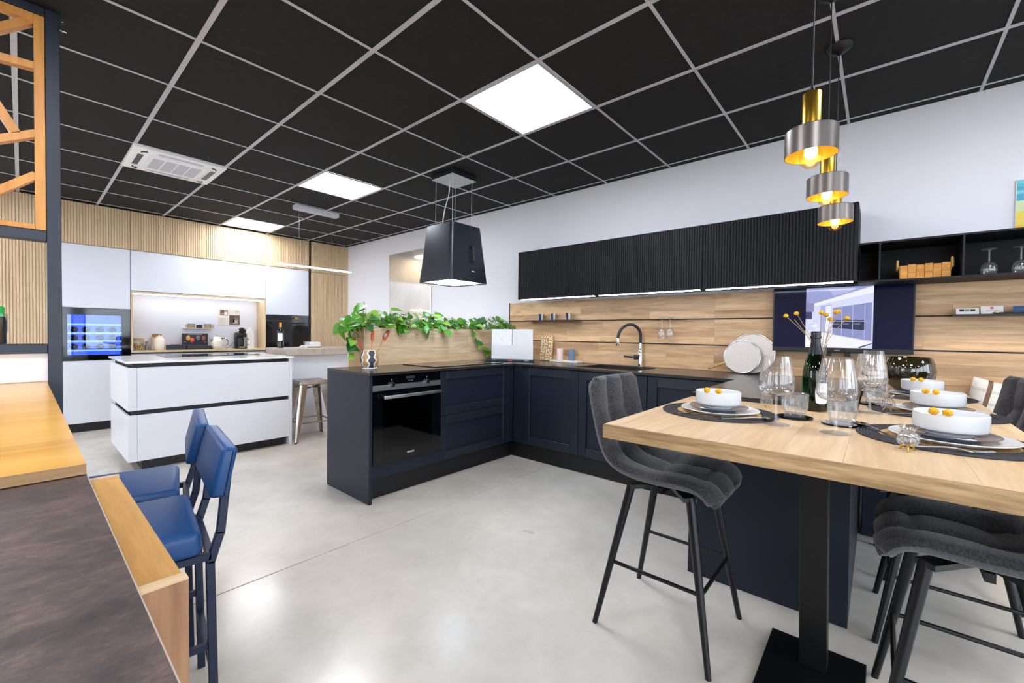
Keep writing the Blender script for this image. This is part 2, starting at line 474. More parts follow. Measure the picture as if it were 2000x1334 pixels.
# ceiling
ce = struct('ceiling', MB().box(X0, WX+.1, Y0, WYB, CEIL+.03, CEIL+.10), 'black_matt', angle=0)
xs = [GX+.6*i for i in range(-8, 5)]+[3.574]
ys = [GY+.6*j for j in range(-10, 9)]
LIGHTS = {(2, -1), (2, 3), (2, 7), (-2, -1), (-3, 3), (-3, 7), (-6, -1), (-6, 3), (-6, 7), (-2, -5), (2, -5), (-6, -5), (-2, -9), (2, -9), (-6, -9)}
AC = (0, 4)
tile_me = None
for i in range(-8, 5):
    for j in range(-10, 8):
        if (i, j) in LIGHTS or (i, j) == AC: continue
        cx, cy = GX+.6*i+.3, GY+.6*j+.3
        if i == 4: cx = (GX+2.4+3.574)/2
        if cx-.3 < X0 or cy-.3 < Y0: continue
        if tile_me is None:
            t = MB().box(-.296, .296, -.296, .296, 0, .016).build('tile', 'ceil_tile', ce, bevel=.002, angle=0)
            tile_me = t.data; ORG[t.name] = Vector((0, 0, 0))
            me_off = ORG['ceiling']
            for v in tile_me.vertices: v.co += me_off
        else:
            t = bpy.data.objects.new('tile', tile_me); COL.objects.link(t); t.parent = ce
        t.location = Vector((cx, cy, CEIL+.006))-ORG['ceiling']
MB().box(3.58, WX, Y0, WYB, CEIL+.006, CEIL+.02).build('border_tile', 'ceil_tile', ce, angle=0)
MB().box(X0, WX, ys[-1]+.006, WYB, CEIL+.006, CEIL+.02).build('border_tile', 'ceil_tile', ce, angle=0)
for k, x in enumerate(xs):
    if x > X0:
        w = .006 if k == len(xs)-1 else .0115
        MB().box(x-w, x+w, Y0, 6.9, CEIL, CEIL+.004).build('grid_bar', 'grid_grey', ce, angle=0)
for y in ys:
    if y > Y0: MB().box(X0, WX, y-.0075, y+.0075, CEIL+.0005, CEIL+.004).build('grid_bar', 'grid_grey', ce, angle=0)
# walls
struct('wall_right', MB().box(WX, WX+.12, Y0, WYB, 0, CEIL+.03), 'wall_paint', angle=0)
struct('wall_back', MB().box(X0, WX, WYB, WYB+.12, 0, CEIL+.03), 'wall_paint', angle=0)
wl = MB().box(X0-.12, X0, Y0, WYB, 0, .35).box(X0-.12, X0, Y0, WYB, 2.45, CEIL+.03)
wys = [Y0, -3.7, -1.1, 2.4, 5.0, WYB]
for a, b in ((0, 1), (2, 3), (4, 5)): wl.box(X0-.12, X0, wys[a], wys[b], .35, 2.45)
struct('wall_left', wl, 'wall_beige', angle=0)
wf = MB().box(X0, WX, Y0-.12, Y0, 0, .12).box(X0, WX, Y0-.12, Y0, 2.45, CEIL+.03)
wxs = [X0, -3.9, -1.55, -1.35, 1.0, 1.2, 3.45, WX]
for a, b in ((0, 1), (2, 3), (4, 5), (6, 7)): wf.box(wxs[a], wxs[b], Y0-.12, Y0, .12, 2.45)
struct('wall_front', wf, 'wall_paint', angle=0)
for n, (a, b) in enumerate(((1, 2), (3, 4), (5, 6))):
    x0, x1 = wxs[a], wxs[b]
    f = MB().box(x0, x0+.05, Y0-.09, Y0-.03, .12, 2.45).box(x1-.05, x1, Y0-.09, Y0-.03, .12, 2.45).box(x0+.05, x1-.05, Y0-.09, Y0-.03, .12, .17).box(x0+.05, x1-.05, Y0-.09, Y0-.03, 2.40, 2.45).box((x0+x1)/2-.025, (x0+x1)/2+.025, Y0-.09, Y0-.03, .17, 2.40)
    w = struct('window_%d' % (n+1), f, 'post_blue', angle=0)
    for c0, c1 in ((x0+.05, (x0+x1)/2-.025), ((x0+x1)/2+.025, x1-.05)):
        MB().box(c0, c1, Y0-.063, Y0-.057, .17, 2.40).build('pane', 'window_glass', w, angle=0)
    la = bpy.data.lights.new('window_portal', 'AREA'); la.shape = 'RECTANGLE'; la.size = x1-x0; la.size_y = 2.33
    la.cycles.is_portal = True
    lo = bpy.data.objects.new('window_portal', la); COL.objects.link(lo); lo.location = ((x0+x1)/2, Y0-.13, 1.285)
    lo.rotation_euler = Vector((0, -1, 0)).to_track_quat('Z', 'Y').to_euler()
for n, (y0, y1) in enumerate(((-3.7, -1.1), (2.4, 5.0))):
    xa, xb = X0-.09, X0-.03
    f = MB().box(xa, xb, y0, y0+.05, .35, 2.45).box(xa, xb, y1-.05, y1, .35, 2.45).box(xa, xb, y0+.05, y1-.05, .35, .40).box(xa, xb, y0+.05, y1-.05, 2.40, 2.45)
    w = struct('window_%d' % (n+4), f, 'post_blue', angle=0)
    MB().box(X0-.063, X0-.057, y0+.05, y1-.05, .40, 2.40).build('pane', 'window_glass', w, angle=0)
    la = bpy.data.lights.new('window_portal', 'AREA'); la.shape = 'RECTANGLE'; la.size = 2.1; la.size_y = y1-y0; la.cycles.is_portal = True
    lo = bpy.data.objects.new('window_portal', la); COL.objects.link(lo); lo.location = (X0-.13, (y0+y1)/2, 1.4)
    lo.rotation_euler = (0, -PI/2, 0)
struct('pavement', MB().box(-16, 14, -16, 10, -.3, -.15), 'asphalt', angle=0)

# ceiling light panels
names = {(2, -1): 'bright square ceiling light panel above the dark worktop run, largest of the lit panels',
         (2, 3): 'bright square ceiling light panel between the hood and the air conditioner',
         (2, 7): 'bright square ceiling light panel close to the oak panels on the back wall'}
for k, (i, j) in enumerate(sorted(LIGHTS)):
    x, y = GX+.6*i, GY+.6*j
    if x < X0 or y < Y0: continue
    t = thing('ceiling_light_panel', names.get((i, j), 'square ceiling light panel out of view behind the camera'), 'ceiling light', (x+.3, y+.3, CEIL), 0, 'square ceiling light panels')
    fr = MB()
    for a, b, c, d in ((.012, .588, .012, .02), (.012, .588, .58, .588), (.012, .02, .02, .58), (.58, .588, .02, .58)):
        fr.box(x+a, x+b, y+c, y+d, CEIL-.001, CEIL+.012)
    fr.build('frame', 'grid_grey', t, angle=0)
    MB().box(x+.02, x+.58, y+.02, y+.58, CEIL+.001, CEIL+.010).build('diffuser', 'panel_light', t, angle=0)
# air conditioner cassette
ax, ay = GX+.6*AC[0]+.3, GY+.6*AC[1]+.3
t = thing('air_conditioner', 'white square ceiling cassette air conditioner with louvre grille', 'air conditioner', (ax, ay, CEIL-.012), 0)
h = .31
MB().box(ax-h, ax+h, ay-h, ay+h, CEIL-.022, CEIL+.02).build('cover', 'ac_white', t, bevel=.008, seg=2)
g = MB().box(ax-.20, ax+.20, ay-.20, ay+.20, CEIL-.030, CEIL-.0225).build('grille', 'ac_white', t, bevel=.005)
for q in range(4):
    xx = ax-.165+q*.085
    MB().box(xx, xx+.075, ay-.15, ay+.15, CEIL-.0315, CEIL-.0302).build('grille_panel', 'ac_grey', g, angle=0)
for dx, dy, w, d in ((0, -.245, .15, .018), (0, .245, .15, .018), (-.245, 0, .018, .15), (.245, 0, .018, .15)):
    MB().box(ax+dx-w, ax+dx+w, ay+dy-d, ay+dy+d, CEIL-.0245, CEIL-.0222).build('air_slot', 'ac_grey' if dx == 0 else 'plastic_black', t, angle=0)
for sx in (-1, 1):
    for sy in (-1, 1):
        c = [(ax+sx*(.215+.03*math.cos(a)*0)+sx*.035*math.sin(a), ay+sy*.215+sy*.035*math.cos(a), CEIL-.0245) for a in [k*PI/10 for k in range(6)]]
        MB().tube(c, .006, 6).build('corner_slot', 'plastic_black', t)
# ================================================================== DARK KITCHEN
CZ = .905
# worktop (U shape with a cut-out for the sink)
SX0, SX1, SY0, SY1 = 3.17, 3.53, 1.46, 1.96
w = MB()
for b in ((1.545, WX-.002, 2.605, 3.22), (3.045, SX0, .705, 2.605), (SX1, WX-.022, .705, 2.605), (SX0, SX1, .705, SY0), (SX0, SX1, SY1, 2.605), (2.195, WX-.022, .065, .705)):
    w.box(b[0], b[1], b[2], b[3], CZ-.018, CZ)
tag(w.build('worktop', 'worktop_dark', angle=0), 'thin black stone worktop running round the dark kitchen', 'worktop')
tag(MB().box(1.545, 1.568, 2.612, 3.22, 0, CZ-.0185).build('end_panel', 'navy', bevel=.0015), 'tall dark navy side panel closing the end of the oven unit', 'panel')
tag(MB().box(1.57, 3.147, 2.70, 2.718, 0, .158).build('plinth', 'black_matt', bevel=.001), 'black plinth under the oven and drawer units', 'plinth')
tag(MB().box(3.13, 3.148, .72, 2.698, 0, .158).build('plinth', 'black_matt', bevel=.001), 'black plinth under the sink cupboards along the wall', 'plinth')

def shaker(name, u0, u1, z0, z1, place, parent, fw=.066):
    # framed front: two stiles, two rails, recessed panel. place(u, depth, z) -> world
    def bx(a, b, d0, d1, c, d):
        p = [place(a, d0, c), place(b, d0, c), place(b, d1, c), place(a, d1, c), place(a, d0, d), place(b, d0, d), place(b, d1, d), place(a, d1, d)]
        return MB().add(p, [(3, 2, 1, 0), (4, 5, 6, 7), (0, 1, 5, 4), (1, 2, 6, 5), (2, 3, 7, 6), (3, 0, 4, 7)])
    fr = bx(u0+fw, u1-fw, .016, .021, z0+fw, z1-fw).build(name, 'navy', parent, bevel=.001)
    for a, b in ((u0, u0+fw), (u1-fw, u1)): bx(a, b, 0, .02, z0, z1).build('stile', 'navy', fr, bevel=.003)
    for c, d in ((z0, z0+fw), (z1-fw, z1)): bx(u0+fw+.0004, u1-fw-.0004, .0008, .02, c, d).build('rail', 'navy_open', fr, bevel=.003)
    return fr
# oven unit
PY = 2.625
t = thing('oven_unit', 'dark navy base unit housing the built-in oven', 'cabinet', (1.87, 2.9, 0))
c = MB().box(1.572, 1.59, PY+.022, 3.2, .16, .886).box(2.155, 2.172, PY+.022, 3.2, .16, .886).box(1.59, 2.155, 3.18, 3.2, .16, .886).box(1.59, 2.155, PY+.022, 3.18, .16, .178)
c.build('body', 'navy', t, angle=0)
MB().box(1.574, 2.172, PY, PY+.02, .163, .258).build('drawer_front', 'navy', t, bevel=.0018)
# the oven itself
t = thing('built_in_oven', 'black built-in oven with two chrome knobs and a steel bar handle', 'oven', (1.87, 2.9, .262))
ox0, ox1 = 1.575, 2.169
shell = MB().box(1.592, 1.60, PY+.03, 3.15, .27, .88).box(2.145, 2.153, PY+.03, 3.15, .27, .88).box(1.60, 2.145, 3.13, 3.15, .27, .88).box(1.60, 2.145, PY+.03, 3.13, .27, .29).box(1.60, 2.145, PY+.03, 3.13, .79, .88)
shell.build('cavity', 'plastic_black', t, angle=0)
for zz, nm in ((.47, 'oven_rack'), (.62, 'side_rail')):
    m = MB()
    if nm == 'oven_rack':
        m.tube([(1.605, 2.70, zz), (2.14, 2.70, zz)], .003, 6).tube([(1.605, 2.712, zz+.012), (2.14, 2.712, zz+.012)], .002, 6).tube([(1.605, 3.1, zz), (2.14, 3.1, zz)], .003, 6)
        for k in range(14): m.tube([(1.63+k*.037, 2.70, zz), (1.63+k*.037, 3.1, zz)], .0015, 5)
    else:
        for q in (0, .06): m.tube([(1.606, 2.72, zz-q), (1.606, 3.1, zz-q)], .002, 5).tube([(2.139, 2.72, zz-q), (2.139, 3.1, zz-q)], .002, 5)
    m.build(nm, 'steel_brushed', t)
cp = MB().box(ox0, ox1, PY-.004, PY+.03, .815, .884).build('control_panel', 'black_gloss', t, bevel=.001)
MB().box(ox0, ox1, PY-.006, PY+.03, .776, .8145).build('trim_strip', 'steel_brushed', t, bevel=.001)
for kx in (1.725, 2.035):
    k = MB().lathe([(.020, 0), (.020, .012), (.017, .018)], seg=24); k.xf(Matrix.Translation((kx, PY-.005, .815)) @ Matrix.Rotation(PI/2, 4, 'X'))
    kk = k.build('knob', 'steel', cp)
    k = MB().lathe([(.0125, .0181), (.0125, .024), (.011, .026)], seg=20); k.xf(Matrix.Translation((kx, PY-.005, .815)) @ Matrix.Rotation(PI/2, 4, 'X'))
    k.build('knob_cap', 'knob_dark', t)
    MB().box(kx-.004, kx+.004, PY-.0048, PY-.0042, .845, .853).build('symbol', 'print_grey', t, angle=0)
MB().box(1.845, 1.925, PY-.0046, PY-.0041, .848, .866).build('display', 'print_dark', t, angle=0)
for q in range(4): MB().box(1.86+q*.013, 1.866+q*.013, PY-.0048, PY-.0042, .832, .836).build('touch_key', 'print_grey', t, angle=0)
d = MB()
for b in ((ox0, ox1, .262, .345), (ox0, ox1, .715, .772), (ox0, ox0+.075, .345, .715), (ox1-.09, ox1, .345, .715)):
    d.box(b[0], b[1], PY-.012, PY+.006, b[2], b[3])
dr = d.build('door', 'black_gloss', t, angle=0)
MB().box(ox0+.075, ox1-.09, PY-.0115, PY-.006, .345, .715).build('door_glass', 'oven_glass', dr, angle=0)
hb = MB().box(ox0+.06, ox1-.03, PY-.058, PY-.046, .722, .745).build('handle', 'steel_brushed', dr, bevel=.003, seg=2)
for hx in (ox0+.07, ox1-.055): MB().box(hx, hx+.02, PY-.047, PY-.012, .728, .742).build('handle_bracket', 'plastic_black', t, bevel=.002)
text('SIEMENS', .017, (1.885, PY-.0128, .305), (1, 0, 0), (0, 0, 1), 'print_white', dr)
# drawer unit
t = thing('drawer_unit', 'dark navy base unit with two wide framed drawers beside the oven', 'cabinet', (2.6, 2.9, 0))
MB().box(2.175, 3.04, PY+.022, 3.2, .16, .886).build('body', 'navy', t, angle=0)
pl = lambda u, dd, z: (u, PY+dd, z)
shaker('drawer', 2.176, 2.986, .521, .878, pl, t)
shaker('drawer', 2.176, 2.986, .163, .517, pl, t)
MB().box(2.99, 3.062, PY+.002, PY+.02, .163, .886).build('filler', 'navy', t, bevel=.001)
# base units along the wall
XF = 3.063
def wall_unit(y0, y1, label, filler=None):
    t = thing('base_unit', label, 'cabinet', (3.35, (y0+y1)/2, 0), 0, 'dark base cupboards along the wall')
    m = MB().box(XF+.022, XF+.04, y0+.002, y1-.002, .16, .886).box(XF+.04, 3.63, y0+.002, y0+.018, .16, .886).box(XF+.04, 3.63, y1-.018, y1-.002, .16, .886).box(XF+.04, 3.63, y0+.018, y1-.018, .16, .176)
    m.build('body', 'navy', t, angle=0)
    shaker('door', y0+.002, y1-.002, .163, .878, lambda u, dd, z: (XF+dd, u, z), t, .075)
    if filler: MB().box(XF, XF+.02, filler[0], filler[1], .163, .886).build('filler', 'navy', t, bevel=.001)
    return t
wall_unit(1.905, 2.505, 'dark navy framed cupboard in the inner corner under the worktop', (2.508, 2.62))
wall_unit(1.305, 1.905, 'dark navy framed cupboard beneath the sink')
wall_unit(.722, 1.305, 'dark navy framed cupboard just behind the grey chair at the table')
# second peninsula
t = thing('peninsula_unit', 'dark navy peninsula unit standing behind the table leg', 'cabinet', (2.9, .39, 0))
MB().box(2.235, 3.62, .09, .69, .1, .886).build('body', 'navy', t, angle=0)
MB().box(2.19, 2.21, .072, .705, 0, .886).build('end_panel', 'navy', t, bevel=.0015)
MB().box(2.21, 3.62, .072, .088, 0, .886).build('back_panel', 'navy', t, bevel=.0015)
MB().box(2.206, 2.2345, .09, .69, .62, .66).build('handle_channel', 'black_matt', t, angle=0)
# induction hob
t = thing('induction_hob', 'flat black glass induction hob on the dark worktop', 'hob', (2.63, 2.92, CZ))
MB().box(2.175, 3.0, 2.70, 3.14, CZ+.0003, CZ+.006).build('glass', 'hob_glass', t, bevel=.0015)
for zx, zy, zr in ((2.36, 2.82, .09), (2.36, 3.03, .075), (2.63, 2.93, .11), (2.86, 2.82, .075), (2.86, 3.03, .09)):
    MB().lathe([(zr, 0), (zr, .0003), (zr-.002, .0003), (zr-.002, 0)], zx, zy, CZ+.0061, 32, close=True).build('cooking_zone', 'print_grey', t, angle=0)
# sink
t = thing('sink', 'black undermount sink let into the worktop', 'sink', ((SX0+SX1)/2, (SY0+SY1)/2, CZ-.2))
m = MB().box(SX0-.01, SX1+.01, SY0-.01, SY1+.01, CZ-.2, CZ-.19).box(SX0-.01, SX0-.0005, SY0-.01, SY1+.01, CZ-.19, CZ-.0185).box(SX1+.0005, SX1+.01, SY0-.01, SY1+.01, CZ-.19, CZ-.0185).box(SX0-.0005, SX1+.0005, SY0-.01, SY0-.0005, CZ-.19, CZ-.0185).box(SX0-.0005, SX1+.0005, SY1+.0005, SY1+.01, CZ-.19, CZ-.0185)
m.build('basin', 'sink_black', t, angle=0)
m = MB().box(SX0-.02, SX0, SY0-.02, SY1+.02, CZ+.0003, CZ+.004).box(SX1, SX1+.02, SY0-.02, SY1+.02, CZ+.0003, CZ+.004).box(SX0, SX1, SY0-.02, SY0, CZ+.0003, CZ+.004).box(SX0, SX1, SY1, SY1+.02, CZ+.0003, CZ+.004)
m.build('rim', 'sink_black', t, bevel=.001)
MB().lathe([(.045, 0), (.045, .004), (.02, .002)], (SX0+SX1)/2, (SY0+SY1)/2, CZ-.19, 20).build('drain', 'steel', t)
# mixer tap
bx_, by_ = 3.585, 1.595; tx_, ty_ = 3.385, 1.711
t = thing('kitchen_tap', 'tall kitchen tap with black arched hose and chrome body', 'tap', (bx_, by_, CZ))
MB().lathe([(.026, 0), (.026, .006), (.019, .01), (.019, .145), (.015, .155), (.0125, .165), (.0125, .21)], bx_, by_, CZ, 20).build('body', 'chrome', t)
pts = []
for k in range(25):
    a = k/24
    if a < .2: pts.append((bx_, by_, CZ+.21+a/.2*.06))
    else:
        th = (a-.2)/.8*PI*1.0
        u = (1-math.cos(th))/2
        pts.append((bx_+(tx_-bx_)*u, by_+(ty_-by_)*u, CZ+.27+.112*math.sin(th)-(.02*u)))
MB().tube(pts, .0125, 12).build('hose', 'rubber_dark', t)
e = pts[-1]
MB().lathe([(.0135, 0), (.015, .004), (.015, .06), (.0135, .066)], e[0], e[1], e[2]-.062, 16).build('spray_head', 'chrome', t)
m = MB().lathe([(.02, 0), (.02, .035), (.017, .04)], seg=18); m.xf(Matrix.Translation((bx_-.012, by_+.012, CZ+.085)) @ Matrix.Rotation(math.radians(-60), 4, 'Z') @ Matrix.Rotation(-PI/2, 4, 'Y'))
lv = m.build('lever_hub', 'rubber_dark', t)
MB().tube([(bx_-.045, by_+.05, CZ+.085), (bx_-.1, by_+.105, CZ+.092)], [.009, .008], 10).build('lever', 'rubber_dark', t)

# ---------------------------------------------------------------- upper cupboards
def ribs_x(m, x, y0, y1, z0, z1, pitch, depth, sgn=-1):
    n = max(1, round((y1-y0)/pitch)); p = (y1-y0)/n
    prof = []
    for k in range(n):
        a = y0+k*p
        prof += [(a, 0), (a+p*.16, 0), (a+p*.28, depth), (a+p*.88, depth)]
    prof.append((y1, 0))
    for q in range(len(prof)-1):
        (a, d0), (b, d1) = prof[q], prof[q+1]
        m.add([(x+sgn*d0, a, z0), (x+sgn*d1, b, z0), (x+sgn*d1, b, z1), (x+sgn*d0, a, z1)], [(0, 1, 2, 3)])
    return m
XU = 3.335
ulabels = ['ribbed black wall cupboard farthest left, above the cup shelf', 'ribbed black wall cupboard in the middle, above the kitchen tap', 'ribbed black wall cupboard behind the pendant lamps']
for q, (y1, y0) in enumerate(((2.797, 1.9), (1.9, 1.003), (1.003, .106))):
    t = thing('wall_cupboard', ulabels[q], 'cabinet', (3.5, (y0+y1)/2, 1.53), 0, 'ribbed wall cupboards')
    MB().box(XU+.004, WX-.001, y0+.001, y1-.001, 1.548, 2.008).build('body', 'upper_dark', t, bevel=.001)
    m = MB().box(XU-.012, XU+.003, y0+.0025, y1-.0025, 1.534, 2.01)
    ribs_x(m, XU-.0122, y0+.0025, y1-.0025, 1.534, 2.01, .0185, .006)
    m.build('ribbed_door', 'upper_dark', t, angle=20)
    l = MB().box(XU+.0035, XU+.022, y0+.02, y1-.02, 1.528, 1.5475).build('light_profile', 'upper_dark', t, angle=0)
    MB().box(XU+.002, XU+.014, y0+.022, y1-.022, 1.5262, 1.5325).build('light_strip', 'led_white', l, angle=0)
# ---------------------------------------------------------------- timber backsplash of planks
bs = thing('timber_backsplash', 'light timber plank panelling with black grooves behind the worktop', 'wall panel', (WX-.01, 1.0, CZ))
MB().box(WX-.0095, WX-.0005, -1.7, 3.18, CZ+.001, 1.528).build('backing', 'black_matt', bs, angle=0)
MB().box(WX-.0225, WX-.0005, 3.181, 3.193, CZ+.001, 1.53).build('edge_trim', 'black_matt', bs, angle=0)
rows = [(CZ+.002, 1.107), (1.117, 1.319), (1.329, 1.527)]
pr = random.Random(3)
for (z0, z1) in rows:
    hs = [.38, .30, .32]; pr.shuffle(hs); z = z0
    for hfrac in hs:
        zz = z+hfrac*(z1-z0)
        y = 3.18; cuts = [3.18]
        while y > -1.7:
            y -= pr.uniform(.75, 1.35)
            if cuts[-1] > 1.0 and y < 1.25: y = 1.0
            cuts.append(max(y, -1.7))
        for a, b in zip(cuts[:-1], cuts[1:]):
            MB().box(WX-.0215, WX-.0096, b+.0004, a-.0004, z+.0002, zz-.0002).build('plank', 'plank_wood', bs, angle=0)
        z = zz
for z0, z1 in ((.46, .61), (.61, .76), (.76, CZ+.0005)):
    yc = pr.uniform(-.9, -.4)
    for a_, b_ in ((-1.7, yc), (yc, .058)): MB().box(WX-.0215, WX-.0006, a_+.0004, b_-.0004, z0+.0002, z1-.0002).build('plank', 'plank_wood', bs, angle=0)
# open shelf box to the right of the cupboards
t = thing('open_wall_shelf', 'dark bronze open shelf box holding a basket and glasses', 'shelf', (3.5, -.8, 1.52))
m = MB().box(XU, WX-.001, -1.7, .104, 1.749, 1.759)
m.build('top_board', 'upper_dark', t, angle=0)
MB().box(XU, WX-.001, -1.7, .104, 1.521, 1.531).build('bottom_board', 'upper_dark', t, angle=0)
MB().box(WX-.012, WX-.001, -1.7, .104, 1.5312, 1.7488).build('back_board', 'upper_dark', t, angle=0)
for yy in (.002, -.342, -.95): MB().box(XU+.001, WX-.0122, yy, yy+.008, 1.5312, 1.7488).build('divider', 'upper_dark', t, angle=0)

# ---------------------------------------------------------------- half wall planter
PF, PB, PX0 = 3.225, 3.50, 1.862
t = thing('planter_wall', 'timber clad half wall with a plant trough behind the hob', 'planter', (2.75, 3.36, 0))
MB().box(PX0+.012, WX-.002, PF+.014, PB-.014, 0, 1.10).build('core', 'black_matt', t, angle=0)
MB().box(PX0+.012, WX-.03, PF+.014, PB-.014, 1.1002, 1.165).build('soil', 'soil', t, angle=0)
hz = [.86, .985, 1.075, 1.15, 1.225]
MB().box(PX0, WX-.002, PF, PF+.013, 0, hz[0]).build('lower_cladding', 'plank_wood_x', t, angle=0)
for a, b in zip(hz[:-1], hz[1:]):
    cut = pr.uniform(2.4, 3.1)
    for p, q in ((PX0, cut), (cut, WX-.024)):
        MB().box(p+.0003, q-.0003, PF, PF+.013, a+.0003, b-.0003).build('plank', 'plank_wood_x', t, angle=0)
MB().box(PX0, WX-.002, PB-.013, PB, 0, 1.225).build('rear_cladding', 'plank_wood_x', t, angle=0)
for p, q in ((PF+.0135, PF+.14), (PF+.1405, PB-.0135)): MB().box(PX0, PX0+.0115, p, q, 0, 1.225).build('end_board', 'plank_wood_z', t, angle=0)
MB().box(PX0+.02, WX-.024, PF-.012, PF-.0003, CZ+.0005, CZ+.012).build('upstand', 'plank_wood_x', t, angle=0)
# ================================================================== THINGS ROUND THE DARK KITCHEN
# island hood on wires
HX, HY = 2.60, 2.97
t = thing('range_hood', 'dark tapered island hood hanging on wires over the hob', 'range hood', (HX, HY, 1.64))
def frustum(m, c, z0, h0, z1, h1, r0=.035, r1=.03, n=6, cap=False):
    L = []
    for z, hh, r in ((z0, h0, r0), (z1, h1, r1)):
        ring = []
        for sx, sy, a0 in ((1, 1, 0), (-1, 1, PI/2), (-1, -1, PI), (1, -1, 1.5*PI)):
            for k in range(n+1):
                a = a0+k/n*PI/2
                ring.append((c[0]+sx*(hh-r)+r*math.cos(a), c[1]+sy*(hh-r)+r*math.sin(a), z))
        L.append(ring)
    N = len(L[0]); fs = [(i, (i+1) % N, N+(i+1) % N, N+i) for i in range(N)]
    if cap: fs.append(tuple(N+i for i in range(N)))
    return m.add(L[0]+L[1], fs)
m = MB(); frustum(m, (HX, HY), 1.64, .228, 2.15, .178, cap=True); frustum(m, (HX, HY), 1.64, .222, 1.70, .214)
N = 28; m.f += [(i, (i+1) % N, 56+(i+1) % N, 56+i) for i in range(N)]; m.c += [None]*N
m.build('body', 'hood_grey', t)
m = MB(); frustum(m, (HX, HY), 1.652, .2185, 1.665, .2165, cap=True); m.add([], []); b = m.build('filter_plate', 'steel_brushed', t)
MB().box(HX-.165, HX+.165, HY-.165, HY+.165, 1.642, 1.651).build('light_plate', 'hood_light', t, bevel=.006)
MB().box(HX-.145, HX+.145, HY-.145, HY+.145, CEIL-.045, CEIL-.002).build('ceiling_plate', 'hood_grey', t, bevel=.002)
MB().box(HX-.143, HX+.143, HY-.143, HY+.143, CEIL-.0475, CEIL-.0452).build('ceiling_plate_cover', 'ac_grey', t, angle=0)
for sx in (-1, 1):
    for sy in (-1, 1): MB().tube([(HX+sx*.115, HY+sy*.115, 2.14), (HX+sx*.115, HY+sy*.115, CEIL-.047)], .0022, 6).build('wire', 'cable_white', t)
pts = [(HX-.03, HY+.02, CEIL-.044), (HX-.035, HY+.03, 2.45), (HX-.06, HY+.05, 2.33), (HX-.075, HY+.06, 2.22), (HX-.08, HY+.065, 2.145)]
MB().tube([interp(pts, k/16) for k in range(17)], .0045, 8).build('power_cord', 'cable_white', t)
def hood_face(u, z, out=0):    # point on the face towards -y
    f = (z-1.64)/.51
    return (HX+u, HY-(.228-.05*f)-out, z)
m = MB().tube([hood_face(.035, 1.965, .004), hood_face(.035, 1.95, .022), hood_face(.035, 1.89, .026), hood_face(.035, 1.83, .022), hood_face(.035, 1.815, .004)], [.012, .012, .011, .012, .012], 8)
m.build('strap', 'rubber_dark', t)
MB().box(HX-.02, HX+.115, HY-.2165, HY-.2125, 1.775, 1.79).build('touch_bar', 'print_dark', t, angle=0)
text('SIEMENS', .011, hood_face(.045, 1.735, .0012), (1, 0, 0), (0, .098, .995), 'print_white', t)

# utensil pot on the worktop
px_, py_ = 1.735, 2.93
t = thing('utensil_pot', 'patterned ceramic pot in black, tan and white waves', 'pot', (px_, py_, CZ))
prof = [(.046, .004), (.047, .012), (.066, .05), (.067, .085), (.058, .13), (.053, .142), (.050, .142), (.054, .13), (.062, .085), (.061, .05), (.042, .016)]
segs = 64; m1 = {'pot_white': MB(), 'pot_tan': MB(), 'pot_dark': MB()}
oprof = [interp([(a, b, 0) for a, b in prof[1:6]], k/20) for k in range(21)]
for i in range(20):
    for k in range(segs):
        a0, a1 = 2*PI*k/segs, 2*PI*(k+1)/segs
        am, hm = (a0+a1)/2, (oprof[i].y+oprof[i+1].y)/2
        fph = (am*8/(2*PI)+.13*math.sin(hm*2*PI/.055)*(1 if int(am*8/(2*PI)+.5) % 2 else -1)) % 2
        e = fph % 1
        key = 'pot_white' if e < .22 or .38 < e < .46 and False else ('pot_tan' if fph < 1 else 'pot_dark')
        r0, h0, r1, h1 = oprof[i].x, oprof[i].y, oprof[i+1].x, oprof[i+1].y
        m1[key].add([(px_+r0*math.cos(a0), py_+r0*math.sin(a0), CZ+h0), (px_+r0*math.cos(a1), py_+r0*math.sin(a1), CZ+h0), (px_+r1*math.cos(a1), py_+r1*math.sin(a1), CZ+h1), (px_+r1*math.cos(a0), py_+r1*math.sin(a0), CZ+h1)], [(0, 1, 2, 3)])
for key, nm in (('pot_white', 'white_bands'), ('pot_tan', 'tan_waves'), ('pot_dark', 'dark_waves')): m1[key].build(nm, key, t, merge=True, angle=60)
MB().lathe([(.049, 0), (.056, .004), (.056, .010), (.047, .013)], px_, py_, CZ, 32).build('foot', 'pot_white', t)
MB().lathe([(.053, .1421), (.0500, .1421), (.053, .125), (.060, .085), (.057, .045), (.02, .016)], px_, py_, CZ, 32).build('lining', 'pot_white', t)
